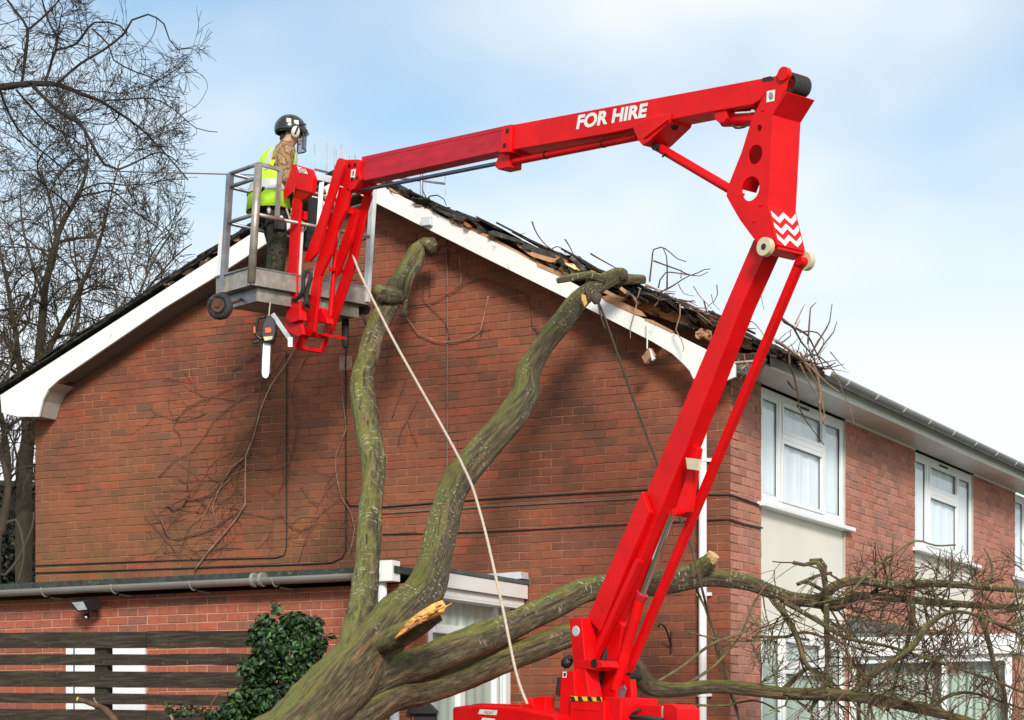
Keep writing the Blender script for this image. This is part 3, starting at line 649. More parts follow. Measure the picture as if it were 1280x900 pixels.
# cement bedding lumps and split boards in the gap
rg = random.Random(4)
for (xa, ya, xb, yb) in ((470, 231, 484, 238), (486, 238, 502, 246), (520, 256, 533, 262), (528, 258, 546, 268), (562, 275, 572, 280), (572, 280, 585, 285), (300, 296, 292, 301), (262, 320, 250, 328), (240, 334, 228, 342), (215, 350, 205, 356), (285, 305, 270, 315)):
    a, b = onY(xa, ya, -.28), onY(xb, yb, -.28); m = MB(); rot = Matrix.Rotation(math.atan2(-(b.z - a.z), b.x - a.x), 3, 'Y')
    m.blob((a + b) / 2, (b - a).length * .62, .05, .035, rot, 10, 7, .9, seed=xa); m.build('cement_bedding', 'cement', roof)
for pts, mat, Y, nm in (
    ([(567, 283), (600, 290), (640, 312), (676, 330), (674, 340), (640, 322), (600, 301), (575, 288)], 'felt', -.12, 'roofing_felt'),
    ([(600, 290), (655, 317), (668, 327), (664, 333), (640, 319), (600, 300)], 'timber', -.2, 'batten_board'),
    ([(563, 274), (596, 292), (690, 342), (700, 350), (716, 354), (690, 337), (600, 288)], 'timber_pale', -.30, 'verge_batten'),
    ([(610, 289), (618, 288), (652, 300), (655, 305), (620, 295), (611, 293)], 'slate_edge', -.36, 'broken_slate'),
    ([(651, 307), (656, 304), (690, 316), (694, 322), (672, 316), (652, 309)], 'slate_edge', -.36, 'broken_slate'),
    ([(662, 317), (665, 314), (693, 321), (700, 326), (688, 328), (664, 320)], 'timber_pale', -.35, 'broken_batten'),
    ([(670, 328), (676, 330), (712, 344), (716, 349), (700, 345), (672, 333)], 'timber_pale', -.33, 'broken_batten'),
    ([(538, 254), (545, 256), (566, 266), (583, 274), (580, 277), (560, 270), (540, 260)], 'slate_edge', -.37, 'broken_slate'),
    ([(564, 268), (572, 267), (584, 272), (578, 277), (566, 273)], 'slate_edge', -.39, 'broken_slate'),
    ([(769, 371), (777, 366), (784, 368), (802, 375), (820, 380), (832, 385), (893, 407), (895, 412), (873, 413), (840, 402), (793, 385)], 'timber', -.20, 'rafter'),
    ([(919, 419), (927, 420), (940, 425), (940, 437), (932, 436), (917, 429)], 'timber', -.20, 'rafter'),
    ([(752, 371), (760, 369), (800, 388), (806, 395), (796, 394), (756, 376)], 'timber_pale', -.33, 'verge_batten'),
    ([(806, 398), (815, 400), (842, 414), (840, 416), (826, 409), (806, 400)], 'timber_pale', -.33, 'verge_batten'),
    ([(781, 364), (783, 363), (795, 372), (797, 374), (794, 374)], 'cement', -.35, 'broken_batten'),
    ([(765, 363), (800, 366), (845, 388), (880, 402), (900, 412), (870, 402), (820, 382), (780, 368)], 'slate', -.30, 'broken_slate'),
    ([(935, 442), (945, 440), (958, 448), (946, 470), (920, 466), (922, 455)], 'lead', -.25, 'torn_flashing')):
    m = MB(); m.prism([onY(x, y, Y) for x, y in pts], (0, .045 if mat != 'timber' else .05, 0)); m.build(nm, mat, roof)
m = MB(); c = onY(713, 338, -.30); m.blob(c, .12, .06, .055, Matrix.Rotation(.35, 3, 'Y'), 12, 8, .8, 3); m.build('foam_insulation', 'foam', roof, smooth=True)
m = MB(); c = onY(694, 327, -.32); m.blob(c, .03, .03, .016, None, 8, 6, .6, 5); m.build('foam_insulation', 'foam', roof, smooth=True)
m = MB()
for k in range(9): 
    c = onY(rg.uniform(872, 888), rg.uniform(415, 425), -.3 + rg.uniform(-.04, .04)); m.blob(c, rg.uniform(.015, .04), .03, rg.uniform(.012, .03), Matrix.Rotation(rg.uniform(0, 3), 3, 'Y'), 7, 5, .9, k)
m.build('splintered_wood', 'timber_pale', roof)
m = MB()
for k in range(26):
    a = onY(rg.uniform(922, 936), rg.uniform(448, 462), rg.uniform(-.3, -.1)); m.tube([a, a + Vector((rg.uniform(-.06, .06), rg.uniform(-.05, .05), rg.uniform(-.07, .05)))], .004, 4)
m.build('old_nest_straw', 'timber_pale', roof, kind='stuff')

rg = random.Random(52)
for k in range(52):
    x_ = rg.uniform(500, 900); i_ = next(j for j in range(len(outl) - 1) if outl[j][0] <= x_ <= outl[j + 1][0]); yt = outl[i_][1] + (outl[i_ + 1][1] - outl[i_][1]) * (x_ - outl[i_][0]) / (outl[i_ + 1][0] - outl[i_][0])
    yb_ = 317 + (x_ - 647) * .487; t_ = rg.uniform(.1, .82); c = onY(x_, yt + (yb_ - yt) * t_, rg.uniform(-.34, -.18)); m = MB()
    slab(m, c, rg.uniform(.05, .22), rg.uniform(.08, .2), rg.uniform(.010, .028), -angR, rg.uniform(-.35, .35), rg.uniform(-.5, .5), rg.uniform(-.6, .6), .09, seed=2000 + k)
    r_ = rg.random(); m.build('slate_fragment' if r_ < .6 else 'broken_batten', 'slate' if r_ < .35 else 'slate_edge' if r_ < .6 else 'timber' if r_ < .72 else 'timber_pale' if r_ < .77 else 'felt', roof)
for k in range(12):
    x_ = rg.uniform(610, 880); y_ = 317 + (x_ - 647) * .487 - rg.uniform(6, 20); a_ = onY(x_, y_, -.30); b_ = onY(x_ + rg.uniform(14, 40), y_ + rg.uniform(4, 22), -.26 + rg.uniform(-.08, .08)); m = MB(); m.bar([a_, b_], rg.uniform(.008, .02), rg.uniform(.008, .018), UP); m.build('split_batten', rg.choice(['timber', 'timber_pale', 'slate_edge']), roof)

# ------------------------------------------------------------------ brick extension with the flat roof
ext = thing('brick_extension', 'low flat-roofed red brick extension in front of the gable, behind the slatted fence', 'extension', (-4.5, -1.2, 0))
EX1, EY = -2.161, -1.9
ez = onY(300, 738, EY).z
m = MB(); m.box((-9.5, EY + .006, .02), (EX1 - .006, EY + .2, ez)); ew = m.build('front_wall', 'mortar_e', ext)
# white window behind the fence
wx0, wx1 = onY(85, 830, EY).x, onY(183, 830, EY).x; wz0, wz1 = onY(130, 905, EY).z, onY(130, 806, EY).z
brick_wall(ew, [(-9.5, wx0, .05, ez), (wx0, wx1, wz1, ez), (wx1, EX1, .05, ez), (wx0, wx1, .05, wz0)], 'Y', EY, 'brick_ext', .02, single=190, quoin=None)
m = MB(); m.box((wx0 - .001, EY - .03, wz0), (wx1 + .001, EY - .004, wz1)); wn = m.build('white_window', 'blind', ext)
m = MB(); xm = onY(95.3, 830, EY).x; m.box((xm - .008, EY - .034, wz0), (xm + .008, EY - .031, wz1)); m.build('window_joint', 'lead', wn)
SIDEZ = ez
m = MB(); m.box((EX1 - .2, EY + .21, .02), (EX1 - .006, -1.62, ez)); ew2 = m.build('side_return', 'mortar_e', ext)
brick_wall(ew2, [(EY + .0, -1.66, .05, ez)], 'X', EX1, 'brick_ext', .02, phase=1)
# big side window with green curtains
sx = EX1
y0, y1 = -1.62, -.06; za, zb2 = .95, onX(600, 745, EX1).z
def sidewin():
    m = MB(); fw = .07; xo, xi = sx - .0, sx - .08
    m.box((xo, y0, za), (xi, y0 + fw, zb2)); m.box((xo, y1 - fw * 1.5, za), (xi, y1, zb2)); m.box((xo - .002, y0 + fw, zb2 - fw), (xi, y1 - fw * 1.5, zb2)); m.box((xo - .002, y0 + fw, za), (xi, y1 - fw * 1.5, za + fw))
    w_ = m.build('window', 'upvc', ext, bevel=.006)
    tz = onX(560, 787, sx).z; ym = onX(578, 850, sx).y
    m = MB(); m.box((xo + .02, y0 + fw, tz - .04), (xi, ym + .5, tz + .04)); m.build('transom', 'upvc', w_, bevel=.006)
    m = MB(); m.box((xo + .004, ym - .05, za + fw), (xi, ym + .05, tz - .041)); m.build('mullion', 'upvc', w_, bevel=.006)
    m = MB(); m.box((xo + .004, y1 - .30, za + fw), (xi, y1 - .25, zb2 - fw)); m.build('mullion', 'upvc', w_, bevel=.006)
    for a, b, c, d_ in ((y0 + fw, ym - .05, za + fw, tz - .04), (ym + .05, y1 - .3, za + fw, zb2 - fw), (y0 + fw, ym - .0, tz + .04, zb2 - fw), (y1 - .25, y1 - fw * 1.5, za + fw, zb2 - fw)):
        g = MB(); g.box((xo - .03, a, c), (xo - .036, b, d_)); g.build('pane', 'glass', w_)
    g = MB(); n = 50; vs = []
    for i in range(n + 1):
        y = y0 + .03 + (y1 - y0 - .1) * i / n; x = xo - .055 + .008 * math.sin(i * 1.1); vs += [(x, y, za), (x, y, zb2)]
    g.add(vs, [(2 * i, 2 * i + 2, 2 * i + 3, 2 * i + 1) for i in range(n)]); g.build('curtain', 'curtain_green', w_, smooth=True)
sidewin()
m = MB(); m.box((EX1 - .08, -1.6, .02), (EX1 - .02, -.08, .93)); m.build('lower_panel', 'render_panel', ext)
m = MB(); m.box((EX1 - .9, -1.7, .03), (EX1 - .3, -1.64, zb2)); m.build('interior_screen', 'curtain_green', ext)
# roofs
rz = onY(300, 716, -2.06).z; rzb = onY(300, 724.5, -2.06).z
xr = onY(494, 712, -2.06).x
m = MB(); m.box((-9.6, -2.06, rzb), (xr, -.01, rz)); m.build('flat_roof', 'roof_felt', ext)
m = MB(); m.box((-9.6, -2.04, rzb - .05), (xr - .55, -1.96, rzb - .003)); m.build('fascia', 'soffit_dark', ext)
a, b = onY(470, 714, -2.09), onY(490, 726, -2.09)
m = MB(); m.box((a.x - .25, -2.085, a.z - .03), (a.x, -2.0, b.z + .01)); m.box((a.x + .001, -2.09, a.z + .09), (b.x, -1.95, b.z - .0)); m.build('fascia_end', 'white_board', ext, bevel=.004)
p = onY(220, 733.5, -2.11); g0 = Vector((-9.6, -2.11, p.z + .03)); g1 = Vector((onY(468, 725, -2.11).x, -2.11, p.z + .045))
g = gutter(ext, (g0, g1), .062, 'gutter_brown', [], 'gutter_brown')
for x in (57, 144, 242, 345):
    q = onY(x, 728, -2.11); m = MB(); vs = []
    c_ = [Vector((q.x, -2.11 + .068 * math.cos(t), g0.z - .066 * math.sin(t))) for t in [math.pi + .2 - k * .36 for k in range(10)]]; m.tube(c_, .008, 5)
    m.tube([Vector((q.x, -2.05, g0.z - .07)), Vector((q.x + .1, -2.0, g0.z - .09))], .007, 5); m.build('gutter_bracket', 'gutter_brown', g)
m = MB()
for x in (318, 328):
    q = onY(x, 728, -2.11); m.tube([Vector((q.x - .018, -2.11, g0.z)), Vector((q.x + .018, -2.11, g0.z))], .064, 12)
m.build('gutter_union', 'gutter_brown', g)
q = onY(478, 760, -2.0); m = MB(); m.tube([Vector((q.x, -2.0, .1)), Vector((q.x, -2.0, onY(478, 724, -2).z))], .04, 14); dp = m.build('downpipe', 'upvc', ext, smooth=True)
m = MB(); m.tube([Vector((q.x, -2.0, onY(478, 725, -2).z)), Vector((q.x, -2.0, onY(478, 716, -2).z))], .05, 14); m.build('pipe_collar', 'gutter_brown', dp)
# bay roof over the side window: fascia falling away towards the gable
xb = EX1 + .16; zt_ = onX(600, 722, xb).z
m = MB(); m.box((xb, -1.72, zt_ - .13), (xb - .03, -.02, zt_)); m.build('bay_fascia', 'white_board', ext, bevel=.004)
m = MB(); m.box((xb - .04, -1.70, zt_ - .20), (xb - .07, -.02, zt_ - .132)); m.build('bay_fascia', 'white_board', ext)
m = MB(); m.box((xb + .01, -1.74, zt_ + .003), (EX1 - .6, -.004, zt_ + .04)); m.build('bay_roof', 'lead', ext)
m = MB(); m.box((xb - .04, -1.69, zt_ - .22), (EX1 - .3, -.02, zt_ - .202)); m.build('bay_soffit', 'upvc', ext)
pl = [(600, 718), (651, 714.5), (652, 723), (642, 724), (602, 722)]
m = MB(); m.prism([onY(x, y, -.16) for x, y in pl], (0, .15, 0)); m.build('flashing_strip', 'alu_white', ext)

# floodlight on the extension wall
fl = thing('floodlight', 'black security floodlight with sensor fixed under the extension gutter', 'light', onY(103, 757, EY))
c = onY(103, 753, -2.06)
def pq(x, y, Y): return onY(x, y + 5, Y)
hs = [pq(88, 744, -2.12), pq(110, 742, -2.12), pq(114, 758, -2.04), pq(96, 762, -2.12)]
m = MB(); m.prism([pq(87, 746, -2.16), pq(109, 745, -2.16), pq(112, 759, -2.13), pq(97, 760, -2.13)], (0.05, .11, .03)); m.build('lamp_housing', 'plastic_black', fl, bevel=.006)
m = MB(); m.prism([pq(90, 748, -2.163), pq(104, 747, -2.163), pq(109, 757, -2.138), pq(98, 758, -2.138)], (0, -.004, 0)); m.build('lamp_glass', 'reflector', fl)
m = MB(); m.blob(pq(108, 766, -2.03), .035, .04, .03); m.build('motion_sensor', 'plastic_black', fl, smooth=True)
m = MB(); m.blob(pq(107.5, 766.5, -2.065), .012, .012, .012); m.build('sensor_lens', 'alu_white', fl, smooth=True)
m = MB(); m.bar([pq(110, 755, -2.04), pq(117, 758, -1.9)], .02, .01, UP); m.bar([pq(111, 756, -2.0), pq(108, 764, -2.0)], .012, .012, Vector((1, 0, 0))); m.build('bracket', 'plastic_black', fl)

# ------------------------------------------------------------------ fence
FY = -3.2
fence = thing('slatted_fence', 'weathered dark timber fence of horizontal boards, green with moss along the top', 'fence', (-5, FY, 0))
bd = [(790, 810), (817.5, 831), (839, 858.5), (867, 880), (887, 907), (914, 927), (936, 956), (964, 978)]
zc = lambda y: onY(100, y, FY).z
xe = onY(336, 800, FY).x
seams = [[-9.0, onY(183, 0, FY).x, xe], [-9.0, onY(200, 0, FY).x, xe], [-9.0, onY(312, 0, FY).x - .0, xe], [-9.0, onY(185, 0, FY).x, xe]]
rg = random.Random(8)
z_last = None
for i in range(15):
    if i < len(bd): zt1, zb1 = zc(bd[i][0]), zc(bd[i][1])
    else:
        zt1 = z_last - .05; zb1 = zt1 - (.135 if i % 2 == 0 else .09)
    if zb1 < .03: break
    z_last = zb1; s_ = seams[i % 4]
    for a, b in zip(s_, s_[1:]):
        m = MB(); dz = rg.uniform(-.003, .003); n = 14; top = []; bot = []
        for k in range(n + 1):
            x = a + .003 + (b - a - .006) * k / n; sl2 = -.022 * (x - onY(100, 800, FY).x); top.append(Vector((x, FY, sl2 + zt1 + dz + noise.noise(Vector((x * 3, i * 3.1, 0))) * .007))); bot.append(Vector((x, FY, sl2 + zb1 + dz + noise.noise(Vector((x * 3, i * 3.1, 5))) * .007)))
        m.prism(top + bot[::-1], (0, .022, 0)); m.build('board', 'fence_wood', fence)
for px in (128, 330, -60):
    x = onY(px, 830, FY + .05).x; m = MB(); m.box((x - .065, FY + .024, 0), (x + .065, FY + .11, zc(794))); m.build('post', 'fence_wood', fence, bevel=.004)

# ------------------------------------------------------------------ branching
XMAX = 0; YMIN = 0
def grow(mb, p, d, ln, r, depth, rg, spread=.7, kids=4, bend=.25, grav=0.0, sides=4, minr=.0022, wiggle=.5, kidlen=.62):
    n = max(3, int(ln / .075)); n = min(n, 16); pts = [Vector(p)]; d = Vector(d).normalized(); cur = d.copy(); ax = Vector((rg.uniform(-1, 1), rg.uniform(-1, 1), rg.uniform(-1, 1)))
    st = ln / n; dirs = [cur.copy()]
    for i in range(n):
        if XMAX and prj(pts[-1])[0] > XMAX + rg.uniform(-22, 8): break
        if YMIN and prj(pts[-1])[1] < YMIN + rg.uniform(-14, 14): break
        ax = (ax + Vector((rg.gauss(0, 1), rg.gauss(0, 1), rg.gauss(0, 1))) * .35) * .96; cur = (cur + ax * bend * st * 1.6 + Vector((rg.gauss(0, 1), rg.gauss(0, 1), rg.gauss(0, 1))) * wiggle * .07 + Vector((0, 0, grav)) * st).normalized()
        pts.append(pts[-1] + cur * st); dirs.append(cur.copy())
    n = len(pts) - 1
    if n < 2: return
    r1 = max(minr, r * .45) if depth > 0 else minr
    mb.tube(pts, [r + (r1 - r) * i / n for i in range(n + 1)], max(3, sides if depth > 0 else 3), cap=False)
    if depth <= 0: return
    for k in range(kids):
        t = rg.uniform(.18, 1.0); i = min(n, max(1, int(t * n))); dd = dirs[i]; o = dd.orthogonal().normalized(); o = Matrix.Rotation(rg.uniform(0, 6.283), 3, dd) @ o
        nd = (dd * math.cos(spread) + o * math.sin(spread) * rg.uniform(.7, 1.25)).normalized()
        grow(mb, pts[i], nd, ln * kidlen * rg.uniform(.6, 1.15) * (1.1 - .35 * t), max(minr, (r + (r1 - r) * t) * .6), depth - 1, rg, spread, kids, bend, grav, 3, minr, wiggle, kidlen)
def path3(px, Z):      # px: (x, y, width px, Z or None)
    pts = []; rad = []
    for q in px:
        z = q[3] if len(q) > 3 else Z
        pts.append(P(q[0], q[1], z)); rad.append(q[2] / F * z / 2)
    return pts, rad
def limb(parent, px, Z=None, name='limb', mat='bark', step=.05, sides=18, rough=.12, seed=0, minstep=None):
    pts, rad = path3(px, Z); c_, rr = catmull(pts, rad, step)
    m = MB(); m.tube(c_, rr, sides, rough=rough, seed=seed); return m.build(name, mat, parent, smooth=True), c_, rr

# ------------------------------------------------------------------ the fallen tree
root_p = P(150, 1225, 16.3); root_p.z = 0
tree = thing('fallen_tree', 'big mossy tree fallen against the house, its limbs leaning on gable and torn roof', 'tree', root_p)
limb(tree, [(95, 1240, 176.7, 16.3), (180, 1120, 139.5, 16.4), (270, 1015, 100.4, 16.6), (345, 942, 91.1, 16.8), (398, 887, 80.0, 17.0), (436, 843, 74.4, 17.2), (470, 803, 63.2, 17.4), (500, 770, 55.8, 17.6), (528, 741, 48.4, 17.75), (543, 705, 40.9, 17.9), (551, 660, 38.1, 18.1), (563, 620, 37.2, 18.3), (582, 586, 37.2, 18.6), (610, 554, 37.2, 18.8), (638, 522, 38.1, 19.0), (656, 495, 35.3, 19.15), (661, 462, 28.8, 19.3), (684, 426, 27.0, 19.4), (706, 398, 25.1, 19.5), (725, 374, 24.2, 19.6), (748, 356, 22.3, 19.65), (771, 345, 19.5, 19.7), (781, 349, 15.8, 19.8)], name='trunk', sides=72, rough=.15, step=.025, seed=1, mat='bark')
limb(tree, [(418, 862, 31.0, 17.1), (434, 824, 37.8, 17.2), (444, 795, 37.8, 17.35), (452, 765, 34.4, 17.55), (458, 713, 31.8, 17.9), (462, 660, 29.2, 18.3), (465, 620, 28.4, 18.6), (467, 580, 29.2, 18.9), (461, 540, 31.8, 19.2), (455, 505, 32.7, 19.5), (453, 475, 29.2, 19.7), (459, 450, 26.7, 19.9), (467, 420, 26.7, 20.1), (481, 389, 28.4, 20.3), (495, 362, 25.8, 20.5), (506, 340, 20.6, 20.7), (516, 319, 18.9, 20.8), (526, 308, 15.5, 20.9), (534, 301, 11.2, 20.95)], name='limb', sides=36, step=.03, rough=.12, seed=7)
limb(tree, [(500, 372, 18, 20.4), (484, 370, 20, 20.2), (470, 366, 19, 20.1)], name='limb_stub', rough=.3, seed=5)
limb(tree, [(527, 312, 9, 20.85), (524, 330, 10, 20.7), (512, 350, 9, 20.5), (507, 375, 8, 20.4), (505, 396, 7, 20.4)], name='broken_branch')
limb(tree, [(528, 304, 14, 20.9), (537, 306, 20, 20.85), (541, 315, 18, 20.9)], name='limb_stub', rough=.35)
limb(tree, [(765, 348, 16, 19.7), (785, 350, 13, 19.75), (806, 350, 10, 19.8)], name='limb_stub', rough=.3)
limb(tree, [(755, 350, 12, 19.6), (738, 344, 10, 19.55), (715, 347, 9, 19.5), (697, 351, 7, 19.45)], name='limb_stub')
limb(tree, [(776, 348, 18, 19.7), (779, 340, 12, 19.68), (781, 337, 9, 19.68)], name='limb_stub', rough=.3)
# torn-off stub with fresh wood
limb(tree, [(468, 815, 20, 17.35), (500, 795, 29, 17.02), (528, 778, 25, 16.9), (549, 767, 19, 16.88)], name='limb_stub', rough=.2, seed=9, mat='bark_rough')
m = MB(); wd = [(493, 798, 16.80), (508, 778, 16.70), (524, 765, 16.68), (540, 755, 16.70), (553, 750, 16.75), (557, 757, 16.72), (555, 765, 16.72), (540, 772, 16.70), (522, 779, 16.68), (506, 790, 16.70)]
wc = P(528, 768, 16.62); ring = [P(*q) for q in wd]; m.add([wc] + ring + [r_ + CD * .12 for r_ in ring], [(0, 1 + i, 1 + (i + 1) % len(ring)) for i in range(len(ring))] + [(1 + i, 1 + len(ring) + i, 1 + len(ring) + (i + 1) % len(ring), 1 + (i + 1) % len(ring)) for i in range(len(ring))]); m.build('torn_wood', 'fresh_wood', tree)
m = MB(); rs_ = random.Random(2)
for k in range(22):
    t = rs_.random(); x_ = 500 + 50 * t; y_ = 787 - 29 * t + rs_.uniform(-3, 6); a_ = P(x_, y_, 16.62 + rs_.uniform(-.02, .03)); l_ = rs_.uniform(6, 22)
    m.tube([a_, P(x_ + l_ * .6, y_ - l_ * .33, 16.61), P(x_ + l_, y_ - l_ * rs_.uniform(.4, .62), 16.60 + rs_.uniform(-.03, .02))], [.010, .007, .002], 4)
    if k == 11: m.build('splinters', 'fresh_wood', tree, kind='stuff'); m = MB()
m.build('splinters', 'heartwood', tree, kind='stuff')
m = MB(); m.prism([P(727, 367, 19.36), P(732, 369, 19.36), P(734, 379, 19.36), P(731, 383, 19.36), P(727, 374, 19.36)], CD * .06); m.build('saw_cut', 'fresh_wood', tree)
A, Ac, Ar = limb(tree, [(420, 880, 50, 17.1), (450, 858, 52, 17.25), (490, 840, 44, 17.4), (527, 828, 42, 17.5), (580, 807, 41, 17.6), (633, 786, 38, 17.8), (687, 759, 35, 18.0), (733, 738, 30, 18.2), (780, 731, 29, 18.35), (830, 727, 31, 18.5), (862, 722, 31, 18.55), (884, 722, 24, 18.6), (905, 724, 21, 18.6), (938, 729, 20, 18.6), (960, 738, 18, 18.6), (988, 748, 17, 18.6), (1019, 752, 17, 18.6), (1046, 757, 14, 18.6), (1060, 750, 11, 18.6), (1084, 745, 10, 18.65), (1150, 751, 9, 18.7), (1227, 757, 8, 18.8), (1290, 760, 7, 18.9), (1400, 770, 4, 19)], name='limb', sides=32, step=.03, seed=3)
limb(tree, [(862, 724, 26, 18.55), (874, 712, 22, 18.5), (886, 702, 19, 18.45), (890, 697, 17, 18.45)], name='limb_stub', rough=.2)
m = MB(); a_ = P(886.5, 702, 18.45); b_ = P(892.5, 693, 18.42); m.tube([a_, b_], [.055, .052], 12, rough=.1); m.build('cut_end', 'cut_wood', tree)
B, Bc, Br = limb(tree, [(400, 925, 50, 17.0), (450, 895, 46, 17.2), (490, 872, 38, 17.4), (527, 864, 35, 17.6), (580, 846, 34, 17.75), (647, 818, 33, 17.9), (687, 803, 32, 18.0), (725, 792, 28, 18.1), (765, 800, 24, 18.2), (793, 832, 22, 18.2), (811, 857, 22, 18.3), (849, 862, 18, 18.35), (898, 858, 17, 18.4), (974, 866, 16, 18.4), (1063, 870, 15, 18.4), (1137, 883, 14, 18.4), (1197, 898, 12, 18.4), (1280, 925, 8, 18.4), (1360, 960, 4, 18.4)], name='limb', sides=32, step=.03, seed=13)
C2, Cc, Cr = limb(tree, [(1028, 748, 13, 18.55), (1040, 735, 13, 18.5), (1055, 728, 12, 18.5), (1078, 726, 11, 18.5), (1123, 732, 11, 18.55), (1182, 730, 9, 18.6), (1290, 738, 7, 18.7), (1380, 730, 4, 18.8)], name='branch', sides=12)
D2, Dc, Dr = limb(tree, [(1066, 866, 9, 18.4), (1095, 840, 9, 18.35), (1137, 812, 8, 18.3), (1160, 782, 8, 18.3), (1190, 765, 5, 18.3), (1230, 772, 4, 18.3), (1290, 800, 3, 18.3)], name='branch', sides=10)
E2, Ec, Er = limb(tree, [(966, 744, 9, 18.6), (985, 775, 8, 18.55), (998, 800, 8, 18.5), (1006, 828, 7, 18.45), (1020, 842, 6, 18.45), (1050, 868, 5, 18.4)], name='branch', sides=8)
limbs2 = [
    [(980, 752, 7), (1020, 775, 6), (1060, 798, 5), (1110, 808, 4), (1180, 830, 4), (1240, 850, 3), (1290, 870, 3)],
    [(1033, 745, 8), (1033, 790, 7), (1034, 840, 5), (1028, 865, 5), (1010, 890, 4)],
    [(1225, 765, 9), (1235, 800, 7), (1245, 840, 6), (1255, 862, 5), (1258, 900, 4)],
    [(1140, 745, 8), (1140, 775, 8), (1132, 810, 6), (1120, 850, 4), (1110, 890, 3)],
    [(974, 868, 8), (990, 852, 7), (1010, 835, 6), (1028, 845, 5), (1045, 866, 5)],
    [(1033, 742, 8), (1029, 715, 8), (1022, 703, 7), (1005, 706, 5), (991, 703, 5)],
    [(1030, 722, 7), (1031, 708, 7), (1026, 700, 6), (1012, 701, 5)],
    [(1040, 716, 4), (1020, 720, 4), (1005, 727, 4), (996, 731, 4)],
    [(1165, 885, 6), (1185, 870, 5), (1215, 866, 4), (1260, 880, 3), (1290, 890, 2)],
    [(1040, 745, 5), (1010, 728, 5), (996, 729, 4), (1010, 724, 3)],
    [(812, 858, 5), (850, 835, 4), (890, 805, 4), (930, 790, 3), (950, 770, 2)],
    [(845, 862, 4), (880, 842, 4), (900, 825, 3), (925, 795, 3), (940, 760, 2), (955, 733, 2)],
    [(846, 880, 3.5), (900, 882, 3), (945, 876, 2.5), (975, 890, 2)],
    [(860, 790, 2.5), (905, 800, 2.5), (960, 800, 2), (1000, 790, 2)],
    [(940, 796, 4), (985, 796, 4), (1005, 790, 3.5), (1040, 800, 3), (1100, 820, 2)],
    [(1064, 740, 4), (1090, 712, 3.5), (1120, 690, 3), (1145, 676, 2.5), (1170, 682, 2), (1195, 681, 1.5)],
    [(1110, 728, 3), (1115, 700, 2.5), (1117, 668, 2)],
    [(1228, 735, 4), (1240, 718, 4), (1238, 700, 3), (1230, 685, 2)],
    [(890, 700, 1), (1120, 735, 5), (1140, 725, 4), (1148, 716, 3), (1140, 714, 2)],
    [(862, 705, 2), (870, 735, 3), (885, 770, 3), (900, 830, 3), (925, 900, 2)]]
for k, q in enumerate(limbs2):
    if k == 18: q = q[1:]
    zz = 18.35 + (k % 5) * .1
    limb(tree, [(a, b, max(w_, 2.2), zz) for a, b, w_ in q], name='branch', sides=7, rough=.12, mat='bark' if k < 10 else 'twig_green', seed=k)
rg = random.Random(21); YMIN = 694
tw = MB(); tg = MB()
def spawn(c_, rr, n, lo, hi, ln, down=.5, depth=2, r0=.009, kids=4, t0=0, ymax=None):
    for k in range(n):
        i = rg.randrange(int(len(c_) * lo), int(len(c_) * hi)); p = c_[i]; t = (c_[min(i + 1, len(c_) - 1)] - c_[i - 1]).normalized()
        d_ = (Vector((rg.gauss(0, .8), rg.gauss(0, .45), rg.gauss(-down, .75))) + t * rg.uniform(-.2, .9)).normalized()
        grow(tw if rg.random() < .72 else tg, p, d_, ln * rg.uniform(.5, 1.25), r0 * rg.uniform(.6, 1.3), depth, rg, .66, kids, 1.7, .1, 4, .0030, .9)
nA = len(Ac); iA = next(i for i, p in enumerate(Ac) if prj(p)[0] > 950) / nA; nB = next(i for i, p in enumerate(Bc) if prj(p)[0] > 930) / len(Bc)
spawn(Ac, Ar, 34, iA, .93, .85, .75); spawn(Bc, Br, 32, nB, .93, .7, .0)
spawn(Cc, Cr, 28, .1, .95, .75, .45); spawn(Dc, Dr, 26, .1, .95, .6, .2); spawn(Ec, Er, 8, .1, .95, .45, .2)
spawn(Ac, Ar, 14, iA + (.93 - iA) * .3, .95, .9, .5); spawn(Cc, Cr, 18, .5, .95, .32, -.9, 1, .005)
spawn(Bc, Br, 12, nB + .08, .98, .6, -.35); spawn(Bc, Br, 8, .6, .75, .5, .1, 1)
tw.build('twigs', 'twig', tree, kind='stuff'); tg.build('green_twigs', 'twig_green', tree, kind='stuff')

